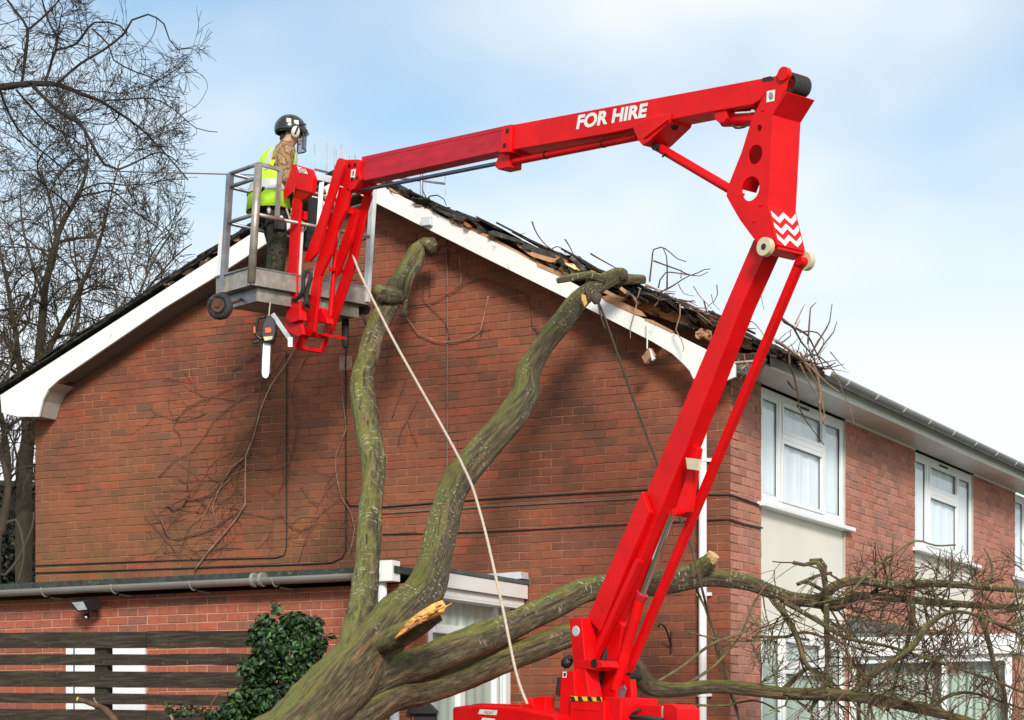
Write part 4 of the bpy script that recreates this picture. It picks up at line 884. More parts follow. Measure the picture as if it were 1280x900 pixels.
# ------------------------------------------------------------------ twigs lying on the roof
rt = thing('broken_branch', 'tangle of snapped bare branches lying along the torn roof edge', 'branches', onY(850, 380, -.1))
def stick(px, Y, r, name='twig', mat='twig', parent=None):
    w3 = [onY(x, y, Y) for x, y in px]; c_, rr = catmull(w3, [r * (1 - .55 * i / (len(w3) - 1)) for i in range(len(w3))], .05); m = MB(); m.tube(c_, rr, 5, rough=.25); return m.build(name, mat, parent or rt)
for q, Y, r in (
    ([(812, 352), (815, 326), (817, 312), (826, 309), (832, 311), (848, 324), (858, 327)], -.1, .009),
    ([(834, 362), (834, 336), (833, 320), (829, 310)], -.1, .009),
    ([(817, 326), (833, 332), (850, 338), (864, 344), (880, 337), (888, 336)], -.1, .008),
    ([(823, 360), (825, 350), (832, 341), (845, 341), (863, 344), (875, 345), (885, 340)], -.15, .008),
    ([(820, 368), (840, 358), (852, 350), (863, 344)], -.12, .009), ([(851, 348), (852, 337)], -.1, .005),
    ([(665, 277), (669, 288), (678, 302), (690, 312), (710, 322)], 0, .008), ([(706, 299), (712, 308), (718, 320), (728, 328)], 0, .007), ([(738, 317), (750, 324), (770, 335), (774, 338)], -.1, .009),
    ([(690, 311), (696, 308), (702, 310), (708, 318)], 0, .006), ([(648, 294), (657, 291)], 0, .005), ([(595, 270), (600, 276), (606, 281)], 0, .006),
    ([(532, 250), (538, 245), (547, 244), (555, 249), (558, 257)], 0, .009), ([(533, 248), (528, 237), (528, 228)], 0, .006),
    ([(867, 358), (873, 368), (882, 378), (890, 386)], -.1, .005), ([(896, 356), (897, 368), (893, 376), (884, 384)], -.1, .006), ([(889, 368), (892, 380), (900, 388)], -.1, .004),
    ([(848, 355), (855, 367), (868, 370)], -.1, .005), ([(880, 376), (884, 392), (888, 400)], -.1, .009),
    ([(941, 385), (948, 376), (950, 365), (955, 388)], .1, .005), ([(930, 404), (940, 402), (950, 412), (957, 422)], .1, .006)):
    stick(q, Y, r)
for k in range(62):
    x = rg.uniform(800, 905); yb = 354 + (x - 800) * .46 + rg.uniform(-3, 9); ln = rg.uniform(14, 42); sl_ = rg.uniform(.15, .8)
    stick([(x, yb), (x + ln * .5, yb + ln * .5 * sl_ + rg.uniform(-3, 3)), (x + ln, yb + ln * sl_ + rg.uniform(-4, 4))], -.36 + rg.uniform(-.1, .3), rg.uniform(.005, .011), mat='twig' if k % 3 else 'vine_pale')
for q in ([(790, 368), (796, 378), (792, 395), (788, 410), (788, 423)], [(826, 370), (822, 378), (818, 383)], [(850, 380), (850, 395), (845, 412), (852, 425), (855, 436), (853, 440)], [(800, 362), (797, 372)]): stick(q, -.42, .008, mat='vine_pale')
rb = thing('broken_branch', 'wiry broken branches caught over the gutter above the first upstairs window', 'branches', onX(1000, 470, .5))
def stickX(px, X, r, mat='twig', parent=None):
    w3 = [onX(x, y, X) for x, y in px]; c_, rr = catmull(w3, [r * (1 - .6 * i / (len(w3) - 1)) for i in range(len(w3))], .12); m = MB(); m.tube(c_, rr, 5, rough=.2); m.build('twig', mat, parent or rb)
for q, X, r in (
    ([(968, 425), (985, 436), (1005, 452), (1022, 470), (1026, 490), (1024, 505), (1027, 524), (1031, 532)], .66, .016),
    ([(978, 400), (992, 410), (1002, 428), (1012, 440), (1020, 455), (1026, 472)], .6, .012), ([(986, 435), (987, 455), (993, 472), (997, 490), (999, 510), (1007, 525), (1030, 556)], .66, .011),
    ([(1000, 440), (1008, 458), (1020, 478), (1027, 500), (1031, 520), (1025, 530)], .7, .012), ([(984, 476), (990, 484), (997, 490)], .66, .012), ([(1012, 449), (1024, 470), (1040, 484), (1048, 489)], .66, .013),
    ([(975, 395), (990, 408), (995, 410), (1000, 400)], .6, .01), ([(1010, 430), (1012, 400), (1013, 385), (1020, 378)], .6, .01), ([(1015, 440), (1027, 420), (1037, 402), (1040, 380)], .6, .011), ([(1022, 443), (1030, 430), (1042, 415), (1046, 402)], .6, .010),
    ([(1000, 415), (1010, 414), (1022, 416), (1030, 425), (1028, 434)], .6, .009), ([(1006, 446), (1020, 444), (1035, 455), (1050, 475)], .6, .01), ([(994, 405), (1000, 392), (1006, 380)], .6, .009), ([(975, 430), (988, 420), (988, 412)], .6, .008), ([(980, 402), (996, 411), (1010, 420), (1020, 440), (1030, 460)], .55, .013),
    ([(1044, 468), (1050, 480), (1054, 492), (1062, 508), (1068, 530)], .66, .007), ([(1038, 440), (1046, 450), (1057, 462)], .6, .006), ([(1000, 455), (1012, 480), (1020, 492)], .7, .009)):
    stickX(q, X, r, 'twig' if rg.random() < .6 else 'vine_pale')
for k in range(30):
    x = rg.uniform(960, 1035); y0_ = 432 + (x - 960) * .42; a = rg.uniform(-2.6, .6); ln = rg.uniform(12, 40)
    stickX([(x, y0_), (x + math.cos(a) * ln * .5 + rg.uniform(-4, 4), y0_ + math.sin(a) * ln * .5), (x + math.cos(a) * ln, y0_ + math.sin(a) * ln * .8 + rg.uniform(-5, 5))], rg.uniform(.45, .68), rg.uniform(.004, .008))
m = MB()
for k in range(120):
    x = rg.uniform(962, 1030); q = onX(x, 436 + (x - 962) * .40 + rg.uniform(-2, 9), rg.uniform(.5, .6)); m.blob(q, rg.uniform(.012, .03), .04, rg.uniform(.008, .018), None, 6, 4, .6, k)
m.build('leaf_litter', 'felt', rb, kind='stuff')

# dead climber on the gable
vine = thing('dead_climber', 'dead leafless climber spread over the brick gable below the basket', 'plant', onY(243, 713, -.03))
Z3 = lambda L_: [(180 + a / 3, 440 + b / 3) for a, b in L_]; Z4 = lambda L_: [(420 + a / 3.216, 280 + b / 3.216) for a, b in L_]
for q, r, mt in (
    (Z3([(600, -60), (560, 0), (530, 50), (480, 120), (440, 210), (410, 320), (382, 390), (380, 480), (380, 570), (310, 670), (240, 750), (190, 820)]), .017, 'vine_pale'),
    (Z3([(540, 0), (500, 60), (440, 110), (425, 230), (400, 330), (385, 390)]), .013, 'vine'),
    (Z3([(520, -20), (450, 95), (370, 115), (290, 150), (160, 210), (110, 280), (135, 310), (140, 345), (110, 345)]), .009, 'vine'),
    (Z3([(440, 130), (340, 190), (260, 260), (230, 310), (200, 350), (175, 375), (110, 410), (55, 470)]), .009, 'vine'),
    (Z3([(375, 395), (330, 430), (300, 480), (275, 530), (258, 580), (265, 640)]), .012, 'vine_pale'), (Z3([(400, 380), (330, 440), (260, 530), (210, 550), (160, 552), (140, 580), (110, 590), (85, 570)]), .015, 'vine'),
    (Z3([(372, 590), (330, 610), (270, 655), (180, 685), (130, 700), (90, 690), (60, 620)]), .014, 'vine'), (Z3([(620, -10), (600, 40), (565, 110), (552, 170)]), .010, 'vine'),
    (Z3([(745, 40), (745, 180), (757, 290), (720, 385), (718, 440), (740, 545), (775, 600), (790, 660), (780, 720), (760, 780)]), .010, 'vine_pale'),
    (Z3([(740, 545), (680, 590), (630, 640), (600, 720), (580, 790)]), .007, 'vine'), (Z3([(640, 640), (590, 672), (545, 650), (510, 600)]), .008, 'vine'),
    (Z3([(510, 300), (507, 375), (460, 390), (420, 380)]), .009, 'vine'), (Z3([(550, 160), (572, 300), (545, 420), (500, 440), (455, 440)]), .008, 'vine'), (Z3([(530, 460), (510, 520), (480, 535), (455, 510)]), .008, 'vine'),
    (Z3([(210, 660), (260, 540), (330, 470)]), .007, 'vine_pale'), (Z3([(160, 480), (170, 530), (150, 580)]), .008, 'vine'), (Z3([(0, 610), (60, 680), (120, 750), (130, 790)]), .006, 'vine'),
    (Z3([(70, 100), (140, 103), (180, 115), (150, 70)]), .007, 'vine'), (Z3([(330, 75), (370, 45), (430, 10), (480, -20)]), .009, 'vine'), (Z3([(590, 505), (620, 550), (655, 580)]), .006, 'vine'), (Z3([(175, 380), (165, 470), (160, 520)]), .006, 'vine'),
    (Z3([(380, 440), (330, 460), (240, 530), (200, 600)]), .006, 'vine_pale'), (Z3([(340, 650), (345, 690), (250, 760)]), .006, 'vine'), (Z3([(410, 280), (350, 360), (330, 400)]), .007, 'vine'),
    (Z4([(285, 330), (390, 315), (480, 265), (570, 215), (680, 250), (760, 280), (785, 340), (790, 400), (820, 440)]), .010, 'vine'),
    (Z4([(280, 370), (330, 440), (400, 470), (490, 470), (580, 430), (600, 350), (612, 290)]), .011, 'vine_pale'), (Z4([(360, 190), (350, 300), (400, 350), (440, 390), (458, 470)]), .008, 'vine'),
    (Z4([(470, 20), (495, 120), (503, 200), (500, 240), (478, 250)]), .008, 'vine_pale'), (Z4([(250, 890), (262, 830), (290, 780), (330, 700)]), .009, 'vine'), (Z4([(290, 790), (310, 850), (330, 890)]), .006, 'vine'), (Z4([(225, 780), (260, 680), (290, 610)]), .007, 'vine'),
    (Z4([(580, 430), (605, 425), (625, 412)]), .008, 'vine'), (Z4([(375, 180), (378, 290)]), .006, 'vine'), (Z4([(560, 420), (600, 410), (580, 450)]), .006, 'vine')):
    wire(vine, q, r * .48, mt, Y=-.02 - r, name='stem')

rg = random.Random(19)
m = MB()
def creep(x, y, a, ln, r, dpt):
    pts = [onY(x, y, -.008)]; 
    for k in range(7):
        a += rg.uniform(-.45, .45); x += math.cos(a) * ln / 7; y += math.sin(a) * ln / 7
        if not (60 < x < 455) or y > 706: break
        pts.append(onY(x, y, -.007 - rg.random() * .01))
        if dpt and rg.random() < .45: creep(x, y, a + rg.choice([-.8, .8]), ln * .55, r * .7, dpt - 1)
    if len(pts) > 2: m.tube(pts, [r * (1 - .6 * i / len(pts)) for i in range(len(pts))], 4, cap=False)
for sx_, sy_ in [(300, 560), (280, 600), (306, 570), (260, 640), (240, 655), (350, 560), (290, 500), (260, 510), (330, 470), (410, 600), (425, 640), (390, 650), (230, 620), (215, 650), (300, 640), (270, 690), (310, 690), (345, 640)]:
    for k in range(2): creep(sx_ + rg.uniform(-12, 12), sy_ + rg.uniform(-12, 12), rg.choice([2.4, 1.9, 2.9, .9, -.6 + 3.14]) + rg.uniform(-.3, .3), rg.uniform(35, 85), rg.uniform(.0024, .0042), 1)
m.build('fine_stems', 'vine', vine, kind='stuff')

# ------------------------------------------------------------------ hanging objects
hb = thing('hanging_tile', 'broken terracotta piece dangling on a white string below the bargeboard', 'tile', onY(808, 443, -.36))
m = MB(); m.prism([onY(802, 446, -.36), onY(811, 435, -.36), onY(816, 444, -.36), onY(806, 454, -.36)], (.02, .03, 0)); m.build('tile_piece', 'tile_terracotta', hb)
m = MB(); m.prism([onY(811.3, 435, -.362), onY(814, 438, -.362), onY(818, 448, -.362), onY(815, 451, -.362)], (.0, .03, 0)); m.build('pale_edge', 'white_board', hb)
m = MB(); m.tube([onY(809, 402, -.37), onY(809, 436, -.36)], .006, 5); m.build('string', 'white_board', hb)

def rope(name, label, px, r, mat):
    pts, rad = path3(px, 18); c_, rr = catmull(pts, [r] * len(pts), .06); m = MB(); m.tube(c_, r, 7, rough=.12); return tag(m.build(name, mat, None, smooth=True), label, 'rope')
rope('rope', 'pale rope strung from the basket down to the red trailer bonnet', [(441, 318, 0, 19.85), (450, 342, 0, 19.7), (478, 398, 0, 19.3), (500, 440, 0, 19.0), (575, 575, 0, 18.0), (600, 640, 0, 17.4), (625, 745, 0, 17.0), (645, 840, 0, 16.7), (659, 880, 0, 16.55)], .0115, 'rope')
rope('rope', 'thin dark rope looped round the limb on the roof and hanging down past the corner', [(748, 378, 0, 19.4), (757, 400, 0, 19.5), (785, 480, 0, 19.5), (820, 575, 0, 19.2), (860, 672, 0, 18.7), (868, 700, 0, 18.3), (878, 738, 0, 18.3), (886, 770, 0, 18.6), (905, 830, 0, 18.7), (925, 905, 0, 18.7), (940, 980, 0, 18.8)], .011, 'rope_dark')
kn = thing('rope_knot', 'dark knotted rope tied round the limb over the bargeboard', 'knot', P(746, 372, 19.4))
m = MB(); m.blob(P(746, 373, 19.4), .045, .045, .05, None, 10, 8, .5); m.build('knot', 'rope_dark', kn, smooth=True)
m = MB(); m.tube([P(747, 378, 19.4), P(751, 395, 19.42), P(756, 410, 19.45)], .008, 6); m.build('tail', 'rope_dark', kn)
m = MB(); c_ = [P(741 + 9 * math.cos(t), 359 + 13 * math.sin(t), 19.62 - .16 * math.sin(t - .6)) for t in [k * 2 * math.pi / 16 for k in range(17)]]; m.tube(c_, .008, 6); m.build('loop', 'rope_dark', kn)

# ------------------------------------------------------------------ TV aerials behind the ridge
def aerial(px, py, label, rods, boomv, h):
    p = P(px, py, 26); t = thing('tv_aerial', label, 'aerial', p, 'television aerials on the roof')
    m = MB(); m.tube([p - Vector((0, 0, h)), p + Vector((0, 0, .1))], .02, 8); m.build('mast', 'galv', t)
    m = MB(); a = p - boomv * .5; m.tube([a, p + boomv * .5], .013, 6); m.build('boom', 'galv', t)
    for k, (f_, l) in enumerate(rods):
        c = a + boomv * f_; m = MB(); m.tube([c - Vector((0, 0, l * .45)), c + Vector((0, 0, l * .55))], .0065, 5); m.build('rod', 'galv', t)
aerial(420, 218, 'tall television aerial with upright rods showing behind the jib knuckle', [(0, .55), (.28, .62), (.45, .66), (.62, .66), (.8, .55)], CR * .5 + Vector((0, 0, -.12)), 1.4)
aerial(437, 212, 'small television aerial with four rods just right of the jib knuckle', [(0, .35), (.35, .35), (.7, .4), (1, .4)], CR * .32 + Vector((0, 0, -.1)), 1.4)
aerial(527, 226, 'small aerial with double rods seen below the upper boom', [(0, .1), (.3, .16), (.65, .28), (1, .3)], CR * .55 + Vector((0, 0, -.07)), .9)

# overhead wire at the far left
m = MB(); m.tube([P(-200, 214, 26), P(100, 213, 26), P(330, 219, 25)], .008, 5); tag(m.build('overhead_wire', 'grey_cable'), 'thin overhead wire crossing the sky left of the basket', 'wire')

exec_lift = True
# ------------------------------------------------------------------ the aerial lift
# vertical plane of the booms: from the elbow (near, right) to the basket (far, left)
PA = P(980, 300, 15.9); PB_ = P(370, 300, 20.3)
eV = Vector((PB_.x - PA.x, PB_.y - PA.y, 0)).normalized(); nV = Vector((eV.y, -eV.x, 0))
if nV.dot(CD) > 0: nV = -nV
def pi_(x, y, off=0.0):
    q = ray(x, y); t = (off - (CAM - PA).dot(nV)) / q.dot(nV); return CAM + q * t
lift = thing('boom_lift', 'red trailer-mounted boom lift for hire, its arm folded over to a workman basket', 'boom lift', Vector((pi_(745, 880).x, pi_(745, 880).y, 0)))
def plate(pts, o0, o1, name, mat='red_paint', parent=None, bevel=.006, off=None):
    """outline in photograph pixels on the boom plane at offset o0, extruded to o1"""
    m = MB(); m.prism([pi_(x, y, o0) for x, y in pts], nV * (o1 - o0)); return m.build(name, mat, parent or lift, bevel=bevel)
def pin(x, y, r, o0, o1, name='pin', mat='red_paint', parent=None, sides=18):
    a = pi_(x, y, o0); m = MB(); m.cyl(a, a + nV * (o1 - o0), r, sides); return m.build(name, mat, parent or lift, bevel=.003)
def rod(p0, p1, r, off, name, mat, parent=None, sides=16):
    m = MB(); m.cyl(pi_(*p0, off), pi_(*p1, off), r, sides); return m.build(name, mat, parent or lift, smooth=False)

# elbow head: two holed side plates, a rear plate and a top box
HO = [(978, 86), (971, 93), (953, 123), (940, 148), (927, 190), (910, 233), (908, 245), (914, 256), (925, 275), (942, 298), (954, 312), (970, 308), (964, 285), (958, 257), (961, 200), (964, 143), (982, 112), (985, 95)]
def holed(off, th, holes, name, parent):
    bm = bmesh.new(); loops = [[pi_(x, y, off) for x, y in HO]]
    for hx, hy, rr in holes:
        c = pi_(hx, hy, off); loops.append([c + eV * math.cos(k * math.pi / 12) * rr + UP * math.sin(k * math.pi / 12) * rr for k in range(24)])
    o_ = OFF[lift.name]; edges = []
    for lp in loops:
        vs = [bm.verts.new(p - o_) for p in lp]; edges += [bm.edges.new((vs[i], vs[(i + 1) % len(vs)])) for i in range(len(vs))]
    bmesh.ops.triangle_fill(bm, use_beauty=True, use_dissolve=False, edges=edges)
    g = bmesh.ops.extrude_face_region(bm, geom=bm.faces[:]); bmesh.ops.translate(bm, vec=nV * th, verts=[e for e in g['geom'] if isinstance(e, bmesh.types.BMVert)])
    bmesh.ops.recalc_face_normals(bm, faces=bm.faces[:]); me = bpy.data.meshes.new(name); bm.to_mesh(me); bm.free(); me.materials.append(MT['red_paint'])
    o = bpy.data.objects.new(name, me); col.objects.link(o); o.parent = parent; OFF[o.name] = o_; return o
hp = MB()
def ribbon(pts, o0, o1, thick, name, mat='red_paint', parent=None, inward=1):
    m = MB()
    for (a, b) in zip(pts, pts[1:]):
        A_, B_ = pi_(*a, .15), pi_(*b, .15); d_ = (B_ - A_).normalized(); nn = nV.cross(d_).normalized() * thick * inward
        s0 = nV * (o0 - .15); m.prism([A_ + s0, B_ + s0, B_ + s0 + nn, A_ + s0 + nn], nV * (o1 - o0))
    return m.build(name, mat, parent or lift)
head = ribbon([(964, 143), (961, 200), (958, 257), (970, 307)], .15, -.15, .012, 'elbow_head', inward=1)
ribbon([(982, 114), (964.3, 142.5)], .15, -.15, .012, 'head_cover', parent=head)
ribbon([(940, 148), (927, 190), (912, 233)], .1355, -.1355, .010, 'head_web', parent=head, inward=-1)
for o_ in (.15, -.138): holed(o_, -.012, [(949, 160, .025), (944, 193, .068), (938, 236, .088)], 'side_plate', head)
# small box section where the upper boom enters
for k, (x, y) in enumerate(((978, 92), )): pin(x, y, .05, .172, .125, parent=head); pin(x, y, .03, .12, -.13, parent=head); pin(x, y, .05, -.125, -.165, parent=head)
m = MB()
for k in range(6):
    o_ = .055 - k * .027
    c = pi_(978, 96, o_); c = pi_(978, 92, .15) + nV * (o_ - .15) - UP * .05; pts = [c - eV * .05 * math.cos(t) + UP * .058 * math.sin(t) for t in [-2.2 + q * .33 for q in range(12)]]; m.tube(pts, .017, 8)
m.build('hose_bundle', 'rubber', head, smooth=True)
# pivots with pale nylon rollers
pin(955, 309, .03, .19, -.20, 'pivot_pin', 'dark_steel', head)
pin(954, 308, .066, .215, .165, 'roller', 'nylon', head, 24); pin(1005, 326, .066, -.165, -.215, 'roller', 'nylon', head, 24)
pin(954, 308, .022, .222, .216, 'roller_cap', 'dark_steel', head)
ribbon([(958, 318), (971, 311)], .14, -.14, .045, 'cross_tube', parent=head)
# white zigzag bands on the rear plate
def rearpt(o, t):   # t 0..1 down the lower rear plate
    y = 259 + t * 47; x = 958.5 + t * 11.3; return pi_(x, y, .15) + nV * (o - .15) - eV * .017 + Vector((0, 0, -.003))
for k in range(3):
    m = MB(); n = 4; t0_ = .08 + .30 * k
    cr_ = [(.135 - .27 * i / n, t0_ + (0 if i % 2 == 0 else .17) - .02 * i) for i in range(n + 1)]
    up_ = [rearpt(o, t) for o, t in cr_]; dn = [rearpt(o, min(1.02, t + .15)) for o, t in cr_]
    m.add(up_ + dn, [(i, i + 1, n + 2 + i, n + 1 + i) for i in range(n)]); m.build('zigzag_band', 'white_vinyl', head)
# sticker on the near plate
m = MB(); m.add([pi_(x, y, .153) for x, y in ((958.5, 114), (969, 112), (968, 126), (958, 128))], [(0, 1, 2, 3)]); s1 = m.build('safety_sticker', 'white_vinyl', head)
m = MB(); m.add([pi_(963.5 + 2.6 * math.cos(t), 120 + 4.6 * math.sin(t), .1545) for t in [k * math.pi / 8 for k in range(16)]] + [pi_(963.5 + 1.7 * math.cos(t), 120 + 3.4 * math.sin(t), .1545) for t in [k * math.pi / 8 for k in range(16)]], [(k, (k + 1) % 16, 16 + (k + 1) % 16, 16 + k) for k in range(16)])
m.add([pi_(x, y, .1545) for x, y in ((962.8, 118), (964.3, 118), (964.3, 122.5), (962.8, 122.5))], [(0, 1, 2, 3)]); m.build('sticker_print', 'black_print', head)
for x, y in ((953, 137), (929, 243), (942, 276), (950, 256)): pin(x, y, .012, .158, .150, 'bolt', 'red_paint', head, 8)

# upper boom, outer section
UB = [(973, 94), (640, 156), (637, 188), (760, 167), (837, 150), (893, 139), (940, 131), (950, 125)]
ub = plate(UB, .105, -.105, 'upper_boom')
plate([(963, 95), (953, 97.5), (953, 102), (970, 100)], .108, .1055, 'access_slot', 'dark_steel', ub, 0)
plate([(629, 157), (640, 155), (638, 190), (623, 191)], .125, -.125, 'boom_collar', parent=ub)
plate([(624, 192), (637, 190), (636, 209), (622, 212), (619, 205)], .07, -.07, 'collar_bracket', parent=ub)
for x, y in ((633.5, 163), (630, 181.5)): pin(x, y, .02, .132, .125, 'bolt', 'dark_steel', ub, 10)
# lettering
def lettering(txt, corners, off, mat, parent, name='lettering', shear=.06, fat=.042):
    cu = bpy.data.curves.new('t', 'FONT'); cu.body = txt; cu.offset = fat; cu.shear = shear; cu.space_character = 1.02
    to = bpy.data.objects.new('t', cu); col.objects.link(to); dg = bpy.context.evaluated_depsgraph_get(); me = bpy.data.meshes.new_from_object(to.evaluated_get(dg))
    bpy.data.objects.remove(to); xs = [v.co.x for v in me.vertices]; ys = [v.co.y for v in me.vertices]; x0, x1, y0_, y1_ = min(xs), max(xs), min(ys), max(ys)
    bl_, br2, tr, tl = [pi_(x, y, off) for x, y in corners]; o_ = OFF[parent.name]
    for v in me.vertices:
        u = (v.co.x - x0) / (x1 - x0); t = (v.co.y - y0_) / (y1_ - y0_); v.co = (bl_ * (1 - u) + br2 * u) * (1 - t) + (tl * (1 - u) + tr * u) * t - o_
    me.materials.clear(); me.materials.append(MT[mat]); o = bpy.data.objects.new(name, me); col.objects.link(o); o.parent = parent; return o
lettering('FOR HIRE', ((720, 162), (808, 146.5), (810, 128), (722, 144)), .1075, 'white_vinyl', ub)
# inner telescoping section, faded
ib = plate([(630, 163), (452, 201), (446, 213), (455, 226), (624, 189.5)], .075, -.075, 'inner_boom', 'red_faded')
plate([(629, 157.5), (452, 196), (452, 201), (629, 163)], .06, -.06, 'boom_rail', 'red_faded', ib, .003)
# bracket, short cylinder and tie rod under the outer section
bk = plate([(790, 157), (812, 146), (840, 142), (836, 153), (812, 176), (803, 182), (797, 175)], .118, -.118, 'strut_bracket', parent=ub)
rod((806, 172), (836, 149), .012, .122, 'gusset_rib', 'red_paint', ub, 8)
m = MB(); m.bar([pi_(812, 178, .02), pi_(838, 160, .02)], .04, .03, UP); m.build('bracket_arm', 'red_paint', ub, bevel=.004)
m = MB()
for k in range(5): a = pi_(838 + k * 2.8, 152 + (k % 3) * 3.5, .08 - .03 * k); m.blob(a, .03, .02, .025, None, 8, 6)
m.build('valve_block', 'dark_steel', ub, smooth=True)
st = rod((818, 181), (915, 238), .035, .0, 'strut_cylinder', 'red_paint'); pin(818, 183, .03, .06, -.06, 'strut_pin', 'dark_steel', st); rod((828, 196), (832, 192), .008, .04, 'port', 'dark_steel', st, 8)
plate([(893, 138), (908, 134), (908, 148), (905, 153), (899, 154), (893, 149)], .09, .03, 'cylinder_lug', parent=ub)
tc_ = rod((905, 150), (945, 149), .05, .0, 'tilt_cylinder', 'red_paint'); rod((907, 142), (941, 140), .022, .02, 'steel_rod', 'chrome', tc_)
m = MB(); c_, _ = catmull([pi_(915, 156, .06), pi_(920, 160, .07), pi_(930, 159, .07), pi_(937, 155, .05)], [.008] * 4, .03); m.tube(c_, .008, 6); m.build('hose', 'rubber', tc_)
ts = rod((632, 204), (797, 171), .03, .02, 'telescope_cylinder', 'red_paint'); pin(622, 205, .032, .06, -.04, 'rod_eye', 'red_paint', ts)
for x in (682, 754): 
    y = 204 - (x - 632) * .2; rod((x, y), (x + 2, y - .4), .033, .02, 'band', 'dark_steel', ts)
rod((619, 205), (447, 238.5), .017, .02, 'telescope_rod', 'blue_steel', ts)

# knuckle at the end of the inner section
kc = plate([(452, 201), (447, 199), (431, 199.5), (421, 206), (424, 230), (436, 240), (443, 236), (450, 224), (449, 214)], .10, -.10, 'jib_knuckle')
for x, y in ((436, 207), (443, 205.5), (446, 222), (439.5, 223.5)): pin(x, y, .017, .108, .10, 'bolt', 'dark_steel', kc, 10)
m = MB(); m.add([pi_(x, y, .103) for x, y in ((439, 212), (445, 211), (443.5, 222), (438, 222.5))], [(0, 1, 2, 3)]); sk = m.build('safety_sticker', 'white_vinyl', kc)
m = MB(); m.add([pi_(x, y, .1045) for x, y in ((441, 214), (442.6, 214), (441.8, 219.5), (440.4, 219.5))], [(0, 1, 2, 3)]); m.build('sticker_print', 'black_print', kc)
# jib arms
j1 = plate([(421, 200), (424, 197), (430, 199), (430, 206), (412, 262), (396, 316), (387, 326), (379, 326), (392, 292), (408, 245), (416, 215)], .17, .14, 'jib_arm')
j2 = plate([(424, 233), (438, 236), (432, 262), (421, 286), (413, 318), (400, 345), (392, 415), (386, 421), (378, 417), (383, 395), (392, 340), (404, 300), (417, 262)], .10, .065, 'jib_arm')
j3 = plate([(455, 240), (462, 239), (463, 246), (458, 262), (443, 330), (424, 388), (411, 421), (402, 418), (418, 370), (436, 318), (447, 268)], -.10, -.13, 'jib_arm')
j4 = plate([(438, 268), (447, 262), (438, 300), (426, 330), (420, 345), (415, 340), (424, 310)], -.02, -.06, 'jib_arm')
a = pi_(432, 262, .04); b = pi_(450, 266, -.12); m = MB(); m.bar([a, b], .018, .032, UP); m.build('jib_cross_plate', 'red_paint', lift, bevel=.004)
a = pi_(412, 336, .05); b = pi_(428, 339, -.12); m = MB(); m.bar([a, b], .016, .016, UP); m.build('jib_cross_tube', 'red_paint', lift, bevel=.003)
rod((424, 265), (413, 395), .024, -.03, 'jib_cylinder', 'red_paint'); rod((433, 245), (417, 335), .012, -.03, 'jib_rod', 'chrome')
plate([(400, 384), (408, 398), (409, 404), (396, 402), (392, 398)], .04, -.04, 'jib_yoke')
ft = ribbon([(390, 417), (405, 420)], .05, -.10, .02, 'jib_foot_tube')
m = MB(); m.bar([pi_(388, 418, .04), pi_(403, 421, -.13)], .018, .018, UP); m.bar([pi_(372, 434, .12), pi_(402, 439, -.13)], .02, .018, UP); m.bar([pi_(402, 439, -.13), pi_(408, 421, -.13)], .02, .02, nV); m.bar([pi_(368, 434, .14), pi_(377, 412, .12)], .035, .02, nV); m.bar([pi_(384, 418, .04), pi_(372, 434, .12)], .02, .02, nV); m.build('basket_yoke', 'red_paint', lift, bevel=.003)
# control column in front of the basket
cc = plate([(366, 244), (376, 246), (371, 330), (370, 378), (359, 378), (360, 330), (363, 270)], .26, .235, 'control_column')
plate([(360, 376), (374, 377), (375, 400), (363, 404), (357, 398)], .27, .19, 'column_foot', parent=cc)
plate([(356, 392), (362, 392), (376, 404), (379, 418), (372, 421), (357, 413)], .235, .20, 'foot_plate', parent=cc)
cb = plate([(363, 204), (387, 211), (391, 222), (389, 241), (369, 236), (368, 228)], .30, .25, 'control_box', parent=None)
plate([(366, 207), (370, 231), (369, 237), (355, 250), (354, 238)], .305, .301, 'box_side', parent=cb)
m = MB(); m.prism([pi_(369, 236, .29), pi_(389, 241, .29), pi_(379, 250, .26), pi_(366, 247, .26)], nV * -.04); m.build('box_neck', 'red_paint', cb)
m = MB(); m.add([pi_(x, y, .305) for x, y in ((371, 207.5), (382, 211), (385, 217.5), (374, 215.5))], [(0, 1, 2, 3)]); sk = m.build('sticker', 'white_vinyl', cb)
m = MB()
for r_ in (1.0, .5):
    m.add([pi_(378 + 4 * r_ * math.cos(t), 212.8 + 2.8 * r_ * math.sin(t), .3065) for t in [k * math.pi / 8 for k in range(16)]] + [pi_(378 + 3.2 * r_ * math.cos(t), 212.8 + 2.1 * r_ * math.sin(t), .3065) for t in [k * math.pi / 8 for k in range(16)]], [(k, (k + 1) % 16, 16 + (k + 1) % 16, 16 + k) for k in range(16)])
m.build('sticker_print', 'red_faded', cb)
plate([(372, 262), (381, 264), (380, 275), (372, 274)], .20, .16, 'isolator_box', parent=cc); plate([(372, 275), (377, 276), (376, 280), (371, 279)], .20, .16, 'isolator_switch', 'yellow', cc)
rod((378, 279), (374, 345), .017, .15, 'conduit', 'upvc', cc)
# black hose loop
m = MB(); c_, _ = catmull([pi_(366, 375, .28), pi_(373, 372, .29), pi_(379, 362, .29), pi_(379, 350, .29), pi_(382, 340, .28), pi_(386, 338, .26), pi_(389, 343, .25), pi_(386, 355, .25), pi_(383, 367, .25), pi_(384, 381, .24)], [.018] * 10, .03); m.tube(c_, .019, 10); m.tube([pi_(380, 378, .26), pi_(387, 383, .2)], .025, 8); m.build('hose_loop', 'rubber', lift, smooth=True)

